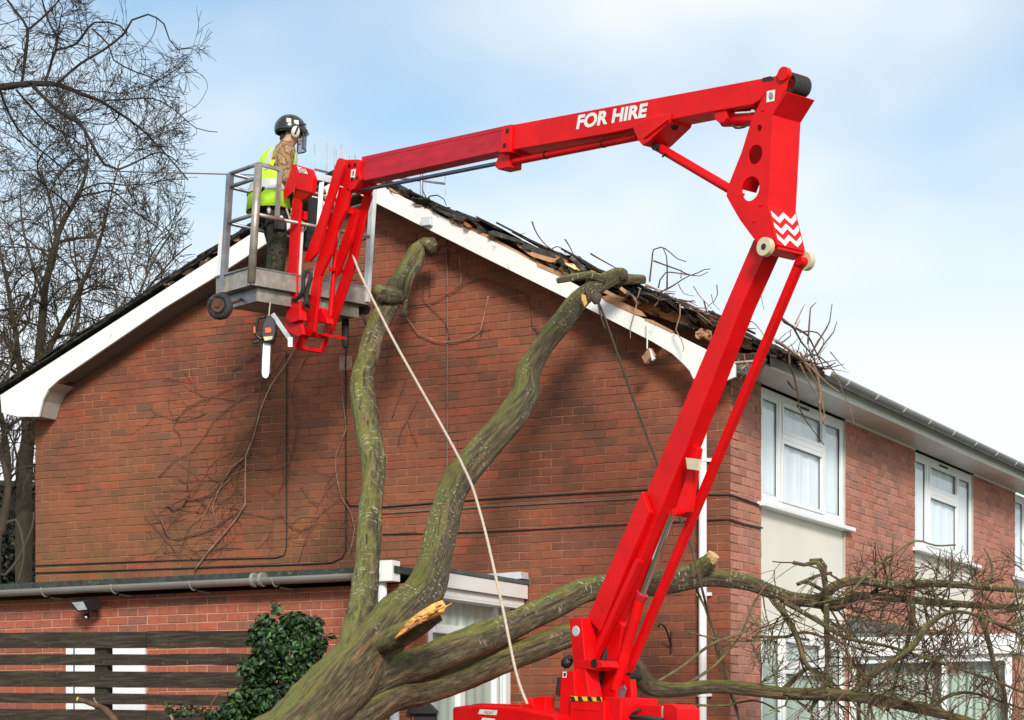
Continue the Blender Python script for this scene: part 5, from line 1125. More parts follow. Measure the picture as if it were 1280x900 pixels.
# lower boom assembly
lb = plate([(942, 299), (905, 385), (831, 560), (803, 628), (751, 752), (735, 800), (742, 826), (752, 806), (800, 700), (858, 560), (926, 385), (957, 316)], .075, -.075, 'lower_boom')
plate([(802, 614), (812, 640), (780, 716), (750, 790), (734, 773)], .13, .085, 'boom_sleeve', parent=None)
plate([(872, 560), (863, 555), (856, 600), (842, 640), (850, 644), (860, 640)], .02, -.04, 'cylinder_lug', parent=lb)
m = MB(); c = pi_(861, 580, .08); m.prism([pi_(857, 572, .095), pi_(874, 574, .095), pi_(873, 588, .095), pi_(859, 586, .095)], nV * -.02); m.build('limit_switch_plate', 'nylon', lb)
pin(843, 640, .03, .06, -.08, 'cylinder_pin', 'red_paint', lb)
rr_ = rod((839, 643), (800, 748), .028, -.03, 'hydraulic_rod', 'chrome'); hc = rod((801, 744), (769, 862), .045, -.03, 'hydraulic_cylinder', 'red_paint')
rod((803, 742), (800, 748), .05, -.03, 'gland', 'red_faded', hc)
# parallel link behind
pl_ = MB(); a0, a1 = pi_(1000, 328, -.14), pi_(784, 842, -.14); pl_.bar([a0, a1], .028, .03, nV); ll = pl_.build('link_arm', 'red_paint', lift, bevel=.005)
pin(998, 326, .035, -.10, -.17, 'link_pin', 'red_paint', ll); pin(785, 846, .035, -.06, -.18, 'link_pin', 'dark_steel', ll)
# lower strut from sleeve to turret
pl_ = MB(); pl_.bar([pi_(800, 700, .09), pi_(742, 826, .09)], .025, .03, nV); pl_.build('link_arm', 'red_paint', lift, bevel=.005)
# turret post, pins, inner plates
tp = plate([(711, 773), (727, 772), (729, 800), (733, 850), (737, 872), (720, 872), (716, 825)], .22, .08, 'turret_post')
pin(719.5, 789, .036, .228, .221, 'reflector', 'reflector', tp, 24); pin(719.5, 789, .042, .224, .219, 'reflector_ring', 'alu_white', tp, 24)
plate([(738, 824), (752, 826), (754, 834), (742, 838), (720, 834), (720, 826)], .225, .05, 'pivot_lug', parent=tp); pin(742, 829, .034, .232, .03, 'pivot_pin', 'dark_steel', tp)
plate([(701, 840), (717, 838), (719, 872), (716, 905), (698, 905)], .26, .2, 'turret_side', parent=None)
plate([(696, 847), (700, 846), (698, 871), (694, 868)], .25, .22, 'rubber_buffer', 'rubber')
m = MB(); m.add([pi_(x, y, .262) for x, y in ((703.5, 839.5), (708.5, 839.5), (708, 847), (703, 847))], [(0, 1, 2, 3)]); m.build('sticker', 'white_vinyl', lift)
m = MB(); m.add([pi_(x, y, .2635) for x, y in ((704.6, 841), (707.6, 841), (707, 845.5), (704.2, 845.5))], [(0, 1, 2, 3)]); m.build('sticker_print', 'black_print', lift)
plate([(741, 800), (770, 770), (777, 782), (768, 900), (742, 900)], .0, -.10, 'turret_frame')
plate([(780, 842), (788, 845), (792, 905), (776, 905)], -.06, -.12, 'turret_side')
m = MB()
for k in range(7):
    c_, _ = catmull([pi_(745 + k * 2, 872, .05 - k * .02), pi_(752 + k * 3, 830 - k * 5, .04 - k * .02), pi_(762 + k, 800 - k * 6, -.02), pi_(771 - k, 785 - k * 2, -.03)], [.01] * 4, .04); m.tube(c_, .011, 6)
m.build('hydraulic_hoses', 'rubber', lift, smooth=True)
plate([(772, 860), (780, 856), (782, 861), (778, 876), (771, 874)], -.02, -.04, 'bracket', 'galv')
m = MB(); m.blob(pi_(709, 828, .2), .05, .04, .045, None, 10, 8, .4); m.blob(pi_(712, 823, .2), .02, .02, .03); m.build('valve', 'dark_steel', lift, smooth=True)
# turret body with hazard tape and ram box
tb = plate([(713, 873), (752, 876), (755, 876), (755, 930), (711, 930)], .30, -.02, 'turret_body')
plate([(755.5, 871), (776, 872), (775, 930), (755.5, 930)], .25, -.15, 'turret_body')
ht = plate([(713, 870), (752, 872), (752, 877), (713, 875.5)], .303, .30, 'hazard_tape', 'yellow', tb, 0)
for x in (712.5, 722, 734, 745): plate([(x, 870.4), (x + 4.5, 870.6), (x + 7, 876.5), (x + 1, 876)], .306, .3035, 'tape_stripe', 'black_print', tb, 0)
plate([(714, 884), (748, 886), (748, 889), (714, 887)], .304, .3, 'pressed_rib', parent=tb)
for pts, o0, o1, mt in (([(790, 880), (826, 882), (826, 930), (790, 930)], .1, -.1, 'red_paint'), ([(829, 880), (840, 880), (847, 886), (847, 930), (829, 930)], .12, -.12, 'red_paint'), ([(824, 883), (829, 883), (829, 898), (824, 898)], .09, .0, 'nylon'), ([(777, 876), (800, 879), (790, 905), (777, 905)], .0, -.1, 'dark_steel')): plate(pts, o0, o1, 'control_cover', mt)
m = MB(); m.tube([pi_(778, 895, .14), pi_(805, 897, .15), pi_(828, 900, .14)], .018, 8); m.tube([pi_(786, 896, .13), pi_(794, 889, .14), pi_(801, 886, .1)], .012, 8); m.build('hose', 'rubber', lift, smooth=True)
# engine bonnet and rope anchor, left of the turret
bn = plate([(565, 884), (584, 881), (640, 884), (690, 893), (697, 899), (697, 960), (565, 960)], .45, -.10, 'bonnet', bevel=.02)
plate([(590, 880.5), (600, 879), (648, 880.5), (652, 884), (588, 882)], .2, .02, 'bonnet_lid', parent=bn)
plate([(652, 888), (655, 873), (659, 872), (668, 884), (668, 891)], .30, .22, 'anchor_lug', parent=bn); plate([(667, 873), (674, 870), (682, 871), (681, 891), (672, 891), (667, 886)], .25, .15, 'anchor_lug', parent=bn)
for x, y, w_ in ((600, 886.5, 22), (603, 897, 16)):
    m = MB(); m.add([pi_(x, y, .452), pi_(x + w_, y + 1.5, .452), pi_(x + w_ - 1.5, y + 7.5, .452), pi_(x - 2.5, y + 6, .452)], [(0, 1, 2, 3)]); m.build('number_label', 'white_vinyl', bn)
lettering('FRONT', ((605, 892), (616, 893), (617, 889.5), (606, 888.5)), .4535, 'black_print', bn, 'label_print', 0, 0)
# chassis, wheels, drawbar and outriggers down to the ground
base = pi_(745, 930, .05); bz = base.z
def L3(a, b, c): return Vector((base.x, base.y, 0)) + eV * a + nV * b + UP * c
m = MB(); m.bar([L3(-.9, .25, .75), L3(2.4, .25, .75)], .06, .08, UP); m.bar([L3(-.9, -.35, .75), L3(2.4, -.35, .75)], .06, .08, UP); m.bar([L3(-.85, .3, .72), L3(-.85, -.4, .72)], .06, .06, UP); m.bar([L3(1.2, .3, .72), L3(1.2, -.4, .72)], .06, .06, UP); m.bar([L3(2.3, -.05, .74), L3(3.6, -.05, .62)], .05, .05, UP); m.build('chassis', 'red_paint', lift, bevel=.008)
m = MB(); m.cyl(L3(0.05, -.05, .83), L3(0.05, -.05, bz), .24, 24); m.build('slewing_column', 'red_paint', lift, bevel=.01)
m = MB(); m.cyl(L3(0.05, -.05, .9), L3(.05, -.05, .98), .33, 28); m.build('slewing_ring', 'dark_steel', lift)
for s_ in (.62, -.72):
    m = MB(); c = L3(.3, s_, .33); m.tube([c - nV * .10, c - nV * .07, c + nV * .07, c + nV * .10], [.27, .33, .33, .27], 28); wh = m.build('wheel', 'tyre', lift, smooth=False, bevel=.01)
    m = MB(); m.cyl(c - nV * .105, c + nV * .105, .18, 20); m.build('rim', 'galv', wh)
    m = MB(); m.prism([c + eV * .42 * math.cos(t) + UP * .42 * math.sin(t) - nV * .13 for t in [k * math.pi / 8 for k in range(9)]] + [c + eV * .39 * math.cos(t) + UP * .39 * math.sin(t) - nV * .13 for t in [k * math.pi / 8 for k in range(8, -1, -1)]], nV * .26); m.build('mudguard', 'red_paint', lift)
for a_, b_ in ((-.85, 1), (-.85, -1), (1.5, 1), (1.5, -1)):
    m = MB(); m.bar([L3(a_, b_ * .3, .8), L3(a_ * 1.5, b_ * 1.45, .15)], .05, .06, UP); o = m.build('outrigger', 'red_paint', lift, bevel=.006); m = MB(); m.cyl(L3(a_ * 1.5, b_ * 1.45, .0), L3(a_ * 1.5, b_ * 1.45, .05), .16, 16); m.cyl(L3(a_ * 1.5, b_ * 1.45, .05), L3(a_ * 1.5, b_ * 1.45, .2), .03, 10); m.build('foot_pad', 'galv', o)

# ------------------------------------------------------------------ basket
KC = P(314, 356, 19.55)             # near bottom corner of the kick plate
wv = -nV; dv = eV                   # wide side runs right and away, depth runs left and away
q = ray(457, 385); den = None
def on_line(px, base_, v):          # distance along v from base_ whose projection has x = px
    lo, hi = 0, 4
    for _ in range(50):
        mid = (lo + hi) / 2
        if prj(base_ + v * mid)[0] < px: lo = mid
        else: hi = mid
    return lo
BW = on_line(458, KC, wv); lo, hi = 0, 3
for _ in range(50):
    mid = (lo + hi) / 2
    if prj(KC + dv * mid)[0] > 270: lo = mid
    else: hi = mid
BD = lo
def K(a, b, c): return KC + wv * a + dv * b + UP * c + CR * (.062 * c if c > .16 else 0)
def bbar(mb, p0, p1, r): mb.tube([p0, p1], r, 12)
m = MB(); m.prism([K(0.01, .01, .0), K(BW - .01, .01, 0), K(BW - .01, BD - .01, 0), K(.01, BD - .01, 0)], UP * .025); bk_ = m.build('basket', 'galv', lift)
KH = .155
for p0, p1 in ((K(0, 0, 0), K(BW, 0, 0)), (K(0, .012, 0), K(0, BD, 0)), (K(BW, .012, 0), K(BW, BD, 0)), (K(.012, BD, 0), K(BW - .012, BD, 0))):
    nrm = (p1 - p0).cross(UP).normalized() * .01
    m = MB(); m.prism([p0, p1, p1 + nrm, p0 + nrm], UP * KH); m.build('kick_plate', 'alu', bk_)
    m = MB(); m.bar([p0 + UP * KH, p1 + UP * KH], .016, .006, UP); m.build('kick_plate_lip', 'galv', bk_)
# under-frame channel, set in from the plates, and the wheel
m = MB(); z1 = -.12
m.prism([K(.10, .05, -.002), K(BW - .05, .05, -.002), K(BW - .05, .05, z1), K(.10, .05, z1)], dv * .02); m.build('frame_channel', 'alu', bk_)
m = MB(); m.prism([K(.10, .071, -.002), K(.10, BD - .05, -.002), K(.10, BD - .05, z1), K(.10, .071, z1)], wv * .02); m.prism([K(.13, .08, z1), K(BW - .08, .08, z1), K(BW - .08, BD - .08, z1), K(.13, BD - .08, z1)], UP * .01); m.build('frame_channel', 'galv', bk_)
m = MB(); a, b = P(341, 393, 19.75), P(363, 425, 19.75); m.bar([a, b], .03, .02, CR); m.build('stay', 'galv', bk_)
m = MB(); a, b = P(363, 422, 19.73), P(363, 434, 19.73); m.bar([a, b], .02, .02, CR); m.build('stay_end', 'alu_white', bk_)
cw = P(275, 383, 19.6); ax = (nV * .45 - CD * .8).normalized()
ring = []; m = MB(); m.tube([cw - ax * .05, cw - ax * .038, cw - ax * .012, cw + ax * .012, cw + ax * .038, cw + ax * .05], [.088, .108, .117, .117, .108, .088], 26); wu = ax.cross(UP).normalized(); m.add([cw + ax * .05 + (wu * math.cos(t) + UP * math.sin(t)) * rr3 for rr3 in (.088, .06) for t in [k * math.pi / 13 for k in range(26)]], [(k, (k + 1) % 26, 26 + (k + 1) % 26, 26 + k) for k in range(26)]); wb = m.build('basket_wheel', 'tyre', bk_, smooth=True)
m = MB(); m.cyl(cw - ax * .045, cw + ax * .054, .062, 20); m.build('wheel_hub', 'rust', bk_, bevel=.006)
m = MB(); m.cyl(cw + ax * .05, cw + ax * .068, .022, 12); m.cyl(cw - ax * .04, K(.12, .3, -.06), .014, 10); m.build('axle', 'rust', bk_)
# posts and rails
RH = 1.06
m = MB(); bbar(m, K(.0, .0, .02), K(.0, .0, RH), .036); m.build('post', 'alu', bk_, smooth=True)
BP = BD * .80
m = MB(); m.bar([K(0, BP, .0), K(0, BP, RH * 1.0)], .022, .03, dv); m.build('post', 'galv', bk_)
m = MB(); m.bar([K(BW, 0, .02), K(BW, 0, RH)], .034, .02, wv); m.build('post', 'alu_white', bk_, bevel=.004)
m = MB(); m.bar([K(BW, BD, .02), K(BW, BD, RH)], .02, .02, wv); m.build('post', 'galv', bk_)
for h in (RH, RH - .12, .62): 
    m = MB(); bbar(m, K(0, 0, h), K(0, BP, h), .018); m.build('rail', 'galv', bk_, smooth=True)
    m = MB(); bbar(m, K(0, BP, h), K(BW, BD, h), .016); m.build('rail', 'galv', bk_, smooth=True)
    m = MB(); bbar(m, K(BW, 0, h), K(BW, BD, h), .016); m.build('rail', 'galv', bk_, smooth=True)
m = MB(); bbar(m, K(0, 0, .62), K(.30, 0, .615), .018); bbar(m, K(.30, 0, .615), K(BW, 0, .62), .016); m.build('rail', 'alu', bk_, smooth=True)
gx = on_line(350, K(0, 0, RH), wv)
m = MB(); m.bar([K(.02, 0, RH), K(gx, 0, RH - .01)], .016, .016, UP); m.build('rail', 'alu', bk_)
m = MB(); m.bar([K(gx, 0, RH + .004), K(gx, 0, .63)], .016, .016, wv); m.build('gate_post', 'alu', bk_)
m = MB(); m.bar([K(gx + .25, 0.03, RH), K(BW, 0.03, RH)], .02, .025, UP); m.bar([K(gx + .2, .07, RH + .03), K(BW - .3, .07, RH + .03)], .015, .02, UP); m.bar([K(.72, .04, RH), K(.72, .04, .1)], .02, .02, UP); m.build('front_rail', 'alu_white', bk_)
m = MB(); x0_, x1_ = on_line(383, K(0, .2, RH), wv), on_line(402, K(0, .2, RH), wv); m.prism([K(x0_, .15, .45), K(x1_, .15, .45), K(x1_, .15, .92), K(x0_, .15, .92)], dv * .12); m.build('tool_bin', 'plastic_black', bk_, bevel=.01)
m = MB(); m.bar([K(-.005, BP + .06, .165), K(-.005, BP + .06, .55)], .010, .04, dv); m.build('side_panel', 'white_vinyl', bk_)
m = MB(); m.blob(K(BW + .06, .12, -.02), .07, .05, .05, None, 12, 8, .3); m.tube([K(BW + .03, .1, -.06), K(BW + .07, .1, -.15), K(BW + .11, .1, -.2)], .012, 6); m.build('socket_housing', 'rubber', bk_, smooth=True)
m = MB(); c0 = K(BW * .93, .2, -.12); m.tube([c0, c0 - UP * .22, c0 - UP * .26], [.035, .035, .02], 12); m.build('hanging_sleeve', 'rubber', bk_, smooth=True)

# ------------------------------------------------------------------ chainsaw
saw = thing('chainsaw', 'chainsaw with orange and black body hanging nose down below the basket', 'chainsaw', P(334, 425, 19.7))
ZS = 19.7
def sp(x, y, dz=0): return P(x, y, ZS + dz)
m = MB(); m.prism([sp(329, 429), sp(338, 429), sp(336.5, 466), sp(335, 471), sp(332, 473), sp(328.5, 471), sp(327, 466)], CD * .008); m.build('guide_bar', 'alu_white', saw)
m = MB()
for k in range(14):
    y = 431 + k * 2.7; m.blob(sp(327.4 + .0 * k - (k * .02), y), .006, .004, .005, None, 5, 4); m.blob(sp(338.3 - .1 * k * .5, y), .006, .004, .005, None, 5, 4)
m.build('saw_chain', 'galv', saw)
m = MB(); m.prism([sp(329, 426, -.05), sp(326, 418, -.05), sp(328, 404, -.05), sp(332, 396, -.05), (sp(338, 394, -.05)), sp(344, 400, -.05), sp(345, 414, -.05), sp(343, 425, -.05), sp(337, 429, -.05)], CD * .12); m.build('engine_body', 'plastic_black', saw, bevel=.012)
m = MB(); m.prism([sp(331, 410, -.06), sp(338, 409, -.06), sp(339.5, 413, -.06), sp(338, 416, -.06), sp(331.5, 416.5, -.06)], CD * .02); m.build('engine_cover', 'orange_plastic', saw, bevel=.004)
m = MB(); m.prism([sp(317, 408, -.02), sp(319, 408, -.02), sp(319, 416, -.02), sp(317, 416, -.02)], CD * .05); m.build('hand_guard', 'orange_plastic', saw)
m = MB(); m.prism([sp(329, 421, -.065), sp(341, 420, -.065), sp(340, 424, -.065), sp(331, 426, -.065)], CD * .02); m.build('bar_cover', 'nylon', saw)
m = MB(); c_, _ = catmull([sp(332, 396), sp(324, 398), sp(320, 408), sp(320, 418), sp(325, 423), sp(331, 424)], [.014] * 6, .02); m.tube(c_, .014, 8); c_, _ = catmull([sp(324, 423), sp(322, 428), sp(317, 428), sp(315.5, 426)], [.013] * 4, .02); m.tube(c_, .013, 8); m.build('front_handle', 'plastic_black', saw, smooth=True)
m = MB(); m.tube([sp(336, 395), sp(337, 385), sp(338, 378)], .006, 6); m.build('lanyard', 'rope', saw)

# ------------------------------------------------------------------ the workman
FZ = KC.z + .026
feet = P(343, 380, 20.15); feet.z = FZ
fw_ = (CR * .93 + CD * .37).normalized(); rs = (CR * .37 - CD * .93).normalized()     # forward; his right, towards the camera
man = thing('person', 'workman in dark helmet, hi-vis vest and camouflage clothes standing in the basket', 'person', feet)
def H(f_, s_, u_): return feet + fw_ * f_ + rs * s_ + UP * (u_ * .945)
def skinned(name, verts, edges, radii, mat, parent, sub=2):
    me = bpy.data.meshes.new(name); o_ = OFF[parent.name]; me.from_pydata([tuple(Vector(v) - o_) for v in verts], edges, []); o = bpy.data.objects.new(name, me); col.objects.link(o); o.parent = parent
    sm = o.modifiers.new('skin', 'SKIN'); sm.use_smooth_shade = True
    for i, r_ in enumerate(radii): me.skin_vertices[0].data[i].radius = r_ if isinstance(r_, tuple) else (r_, r_)
    me.skin_vertices[0].data[0].use_root = True
    ss = o.modifiers.new('sub', 'SUBSURF'); ss.levels = sub; ss.render_levels = sub
    dg = bpy.context.evaluated_depsgraph_get(); me2 = bpy.data.meshes.new_from_object(o.evaluated_get(dg)); nm = o.name; bpy.data.objects.remove(o)
    me2.materials.clear(); me2.materials.append(MT[mat]); o = bpy.data.objects.new(name, me2); col.objects.link(o); o.parent = parent; OFF[o.name] = o_; return o
# joints
pel = H(-.03, 0, .93); waist = H(-.01, 0, 1.08); chest = H(.04, 0, 1.27); neck = H(.09, 0, 1.42); hd = H(.15, 0, 1.525); hd2 = H(.17, 0, 1.60)
def ch(names_pts):  return names_pts
V_ = [pel, waist, chest, neck, hd, hd2,
      H(-.03, .09, .88), H(.0, .10, .50), H(-.05, .10, .10), H(.07, .11, .035), H(.15, .12, .03),
      H(-.03, -.09, .88), H(.06, -.10, .50), H(.03, -.10, .10), H(.15, -.11, .035), H(.22, -.12, .03),
      H(.06, .18, 1.34), H(.03, .22, 1.07), H(.24, .20, 1.02), H(.31, .19, 1.035),
      H(.07, -.18, 1.34), H(.12, -.22, 1.09), H(.34, -.17, 1.05), H(.41, -.16, 1.06)]
E_ = [(0, 1), (1, 2), (2, 3), (3, 4), (4, 5), (0, 6), (6, 7), (7, 8), (8, 9), (9, 10), (0, 11), (11, 12), (12, 13), (13, 14), (14, 15), (2, 16), (16, 17), (17, 18), (18, 19), (2, 20), (20, 21), (21, 22), (22, 23)]
Rr = [.13, .12, .135, .055, .085, .08, .085, .06, .042, .04, .03, .085, .06, .042, .04, .03, .06, .045, .03, .032, .06, .045, .03, .032]
body = skinned('body', V_, E_, Rr, 'skin', man)
# face: nose, brow, chin
fd = fw_
for nm_, c_, r3 in (('nose', hd + fd * .092 + UP * .03, (.014, .014, .025)), ('chin', hd + fd * .08 - UP * .035, (.02, .025, .018)), ('ear', hd + fd * .01 + rs * .082 + UP * .01, (.018, .01, .03)), ('ear', hd + fd * .01 - rs * .082 + UP * .01, (.018, .01, .03)), ('mouth', hd + fd * .098 - UP * .012, (.006, .022, .006))):
    m = MB(); m.blob(c_, *r3); m.build(nm_, 'skin' if nm_ != 'mouth' else 'tile_terracotta', man, smooth=True)
for s_ in (.03, -.03): m = MB(); m.blob(hd + fd * .083 + rs * s_ + UP * .045, .009, .009, .007); m.build('eye', 'black_print', man, smooth=True)
# hands with fingers
for s_, wri in ((1, H(.30, .19, 1.035)), (-1, H(.40, -.16, 1.06))):
    fwd = (fw_ * .9 + rs * .1 * -s_ + UP * -.1).normalized(); sd = rs * s_
    vv = [wri, wri + fwd * .045, wri + fwd * .085]; ee = [(0, 1), (1, 2)]; rr4 = [(.026, .018), (.036, .018), (.036, .015)]
    for k in range(4):
        b0 = wri + fwd * .085 + rs * (-.027 + .018 * k); ln_ = (.062, .072, .068, .052)[k]
        i0 = len(vv); vv += [b0 + fwd * .01, b0 + fwd * (ln_ * .55) - UP * .015, b0 + fwd * (ln_ * .7) - UP * .045]; ee += [(2, i0), (i0, i0 + 1), (i0 + 1, i0 + 2)]; rr4 += [.0095, .009, .008]
    i0 = len(vv); b0 = wri + fwd * .03 - sd * .035; vv += [b0, b0 + fwd * .03 - sd * .02 - UP * .01, b0 + fwd * .055 - sd * .02 - UP * .03]; ee += [(0, i0), (i0, i0 + 1), (i0 + 1, i0 + 2)]; rr4 += [.011, .01, .009]
    skinned('hand', vv, ee, rr4, 'skin', man, 1)
# clothing
JV = [H(-.03, 0, .92), H(-.01, 0, 1.08), H(.04, 0, 1.28), H(.085, 0, 1.40), H(.06, .18, 1.345), H(.02, .235, 1.07), H(.14, .22, 1.035), H(.27, .195, 1.035), H(.07, -.18, 1.345), H(.12, -.235, 1.09), H(.22, -.2, 1.05), H(.36, -.165, 1.055)]
skinned('jacket', JV, [(0, 1), (1, 2), (2, 3), (2, 4), (4, 5), (5, 6), (6, 7), (2, 8), (8, 9), (9, 10), (10, 11)], [.14, .135, .155, .075, .088, .068, .055, .043, .088, .068, .055, .043], 'camo_desert', man)
m = MB(); m.tube([H(.085, 0, 1.395), H(.11, 0, 1.44), H(.155, 0, 1.47)], [.075, .082, .07], 14, rough=.2); m.build('collar', 'camo_desert', man, smooth=True)
TV = [H(-.035, 0, .93), H(-.03, .10, .86), H(.0, .11, .50), H(-.04, .105, .12), H(-.03, -.10, .86), H(.06, -.11, .50), H(.03, -.105, .12)]
skinned('trousers', TV, [(0, 1), (1, 2), (2, 3), (0, 4), (4, 5), (5, 6)], [.15, .115, .092, .085, .115, .092, .085], 'camo_wood', man)
for s_, f_ in ((.115, .0), (-.115, .08)):
    m = MB(); m.blob(H(f_ + .05, s_, .05), .14, .055, .05, Matrix(((fw_.x, rs.x, 0), (fw_.y, rs.y, 0), (0, 0, 1))), 14, 8); m.tube([H(f_ - .04, s_, .04), H(f_ - .04, s_, .2)], .06, 12); m.build('boot', 'boots', man, smooth=True)
# vest: shell round the torso, open at the arms
def ring_(c, rf, rs_, lean, n=28): return [c + fw_ * (rf * math.cos(t)) + rs * (rs_ * math.sin(t)) for t in [2 * math.pi * k / n for k in range(n)]]
lev = [(H(-.055, 0, .80), .20, .25), (H(-.05, 0, .96), .19, .235), (H(-.03, 0, 1.06), .178, .215), (H(.0, 0, 1.16), .17, .205), (H(.03, 0, 1.25), .172, .21), (H(.045, 0, 1.33), .168, .21), (H(.06, 0, 1.395), .13, .17), (H(.085, 0, 1.435), .09, .105)]
n = 28; vs = []; fs = []; tp_ = []
for c, a_, b_ in lev: vs += ring_(c, a_, b_, 0, n)
m = MB(); mt_ = MB()
for i in range(len(lev) - 1):
    for k in range(n):
        ang = 2 * math.pi * (k + .5) / n; sidev = abs(math.sin(ang))
        if i in (3, 4, 5) and sidev > (.86 if i == 3 else .80): continue
        f4 = (i * n + k, i * n + (k + 1) % n, (i + 1) * n + (k + 1) % n, (i + 1) * n + k); fs.append(f4)
        if i == 1 or (i >= 3 and .55 < sidev < .80): tp_.append(f4)
m.add(vs, fs); ve = m.build('hi_vis_vest', 'hivis', man, smooth=True); so_ = ve.modifiers.new('s', 'SOLIDIFY'); so_.thickness = .008; so_.offset = 1
cen = [l[0] for l in lev]; v2 = [v + (v - cen[i // n]).normalized() * .010 for i, v in enumerate(vs)]
mt_.add(v2, tp_); mt_.build('reflective_tape', 'silver_tape', ve, smooth=True)
# helmet, ear defender, visor
hc_ = H(.15, 0, 1.61)
m = MB(); seg = 28; vs = []; rings = 9; fs = []
for i in range(rings + 1):
    p_ = math.pi * .60 * i / rings
    for k in range(seg):
        q_ = 2 * math.pi * k / seg; vs.append(hc_ + fw_ * (.138 * math.sin(p_) * math.cos(q_)) + rs * (.115 * math.sin(p_) * math.sin(q_)) + UP * (.125 * math.cos(p_)) )
for i in range(rings):
    for k in range(seg): fs.append((i * seg + k, (i + 1) * seg + k, (i + 1) * seg + (k + 1) % seg, i * seg + (k + 1) % seg))
m.add(vs, fs); he = m.build('helmet', 'helmet', man, smooth=True); so_ = he.modifiers.new('s', 'SOLIDIFY'); so_.thickness = .01
m = MB(); m.prism([hc_ + fw_ * (.12 * math.cos(t)) + rs * (.105 * math.sin(t)) - UP * .02 for t in [-1.0 + .2 * k for k in range(11)]] + [hc_ + fw_ * (.175 * math.cos(t)) + rs * (.12 * math.sin(t)) - UP * .035 for t in [1.0 - .2 * k for k in range(11)]], UP * .008); m.build('helmet_peak', 'helmet', he)
for q_, u_ in ((-.05, .045), (.02, .035)): m = MB(); m.prism([hc_ + rs * .114 + fw_ * (q_ + a_) + UP * (u_ + b_) for a_, b_ in ((-.022, -.018), (.022, -.018), (.022, .02), (-.022, .02))], rs * .008); m.build('helmet_sticker', 'muff', he)
for s_ in (1, -1):
    c = hd + fw_ * .015 + rs * .088 * s_ + UP * .035
    m = MB(); M_ = Matrix(((fw_.x, rs.x, 0), (fw_.y, rs.y, 0), (0, 0, 1))); m.blob(c + rs * .02 * s_, .042, .03, .056, M_, 16, 10); ed = m.build('ear_defender', 'muff', man, smooth=True)
    m = MB(); m.bar([c + rs * .05 * s_ - UP * .03 - fw_ * .012, c + rs * .05 * s_ + UP * .03 + fw_ * .012], .008, .006, rs); m.build('defender_slot', 'plastic_black', ed)
    m = MB(); m.tube([c + rs * .04 * s_, c + UP * .06 + fw_ * .03 + rs * .035 * s_, c + UP * .075 + fw_ * .10 + rs * .02 * s_], .007, 6); m.build('defender_arm', 'plastic_black', ed)
m = MB(); vs = []; fs = []
for i in range(7):
    for k in range(9):
        t = -.95 + 1.9 * k / 8; r_ = .140 - .002 * i; vs.append(hd + fw_ * (r_ * math.cos(t) + .015) + rs * (.105 * math.sin(t)) + UP * (.075 - .030 * i))
for i in range(6):
    for k in range(8): fs.append((i * 9 + k, i * 9 + k + 1, (i + 1) * 9 + k + 1, (i + 1) * 9 + k))
m.add(vs, fs); vi = m.build('visor', 'visor_mesh', man, smooth=True)
m = MB(); m.tube([vs[k] for k in range(9)] , .007, 6); m.tube([vs[54 + k] for k in range(9)], .006, 6); m.tube([vs[i * 9 + 8] for i in range(7)], .006, 6); m.tube([vs[i * 9] for i in range(7)], .006, 6); m.build('visor_frame', 'plastic_black', vi)
m = MB(); m.blob(hd - fw_ * .045 + UP * .0, .055, .055, .06, None, 12, 8); m.build('hair', 'hair', man, smooth=True)
# belt, harness straps and pouches
m = MB(); c_ = ring_(H(-.045, 0, .80), .172, .185, 0, 24); m.tube(c_ + [c_[0]], .02, 6); m.build('belt', 'plastic_black', man)
m = MB(); m.prism([H(-.06, .175, .58), H(.04, .175, .58), H(.05, .175, .72), H(-.06, .175, .72)], rs * .05); m.build('tool_pouch', 'plastic_black', man, bevel=.01)
m = MB(); m.cyl(H(.0, .225, .70), H(.0, .23, .70), .016, 10); m.blob(H(-.10, .18, .78), .02, .02, .045); m.build('pouch_stud', 'alu_white', man)
for s_ in (.11, -.11):
    m = MB(); c_ = [H(.0 + .105 * math.cos(t), s_ + .105 * math.sin(t), .70 + .05 * math.cos(t)) for t in [k * math.pi / 8 for k in range(17)]]; m.tube(c_, .014, 6); m.build('leg_strap', 'plastic_black', man)
m = MB(); c_, _ = catmull([H(.05, .19, .82), H(.12, .2, .62), H(.22, .16, .60), H(.34, .1, .8)], [.009] * 4, .04); m.tube(c_, .009, 6); m.build('lanyard', 'rope', man)

# ------------------------------------------------------------------ ivy bush on the fence
def leafcloud(mb, c, rx, ry, rz, n, size, rg, shell=.55, rot=None):
    for k in range(n):
        d_ = Vector((rg.gauss(0, 1), rg.gauss(0, 1), rg.gauss(0, 1))).normalized(); q_ = shell + (1 - shell) * rg.random()
        lump = 1 + .28 * noise.noise(d_ * 2.3 + Vector(c)); p = Vector(c) + CR * d_.x * rx * q_ * lump + CD * d_.y * ry * q_ * lump + UP * d_.z * rz * q_ * lump
        nn = (d_ * .8 + Vector((rg.gauss(0, .6), rg.gauss(0, .6), rg.gauss(0, .6) + .4))).normalized(); a = nn.orthogonal().normalized(); a = Matrix.Rotation(rg.uniform(0, 6.28), 3, nn) @ a; b = nn.cross(a); s_ = size * rg.uniform(.6, 1.35)
        mb.add([p - a * s_, p - a * s_ * .2 + b * s_ * .75, p + a * s_ * .35 + b * s_ * .4, p + a * s_, p + a * s_ * .35 - b * s_ * .4, p - a * s_ * .2 - b * s_ * .75, p + nn * s_ * .22], [(6, 0, 1), (6, 1, 2), (6, 2, 3), (6, 3, 4), (6, 4, 5), (6, 5, 0)], rg.random() ** 1.6)
rg = random.Random(31)
ivy = thing('ivy_bush', 'dark green ivy bush clambering over the right-hand end of the fence', 'bush', Vector((P(350, 900, 17.8).x, P(350, 900, 17.8).y, 0)))
m = MB()
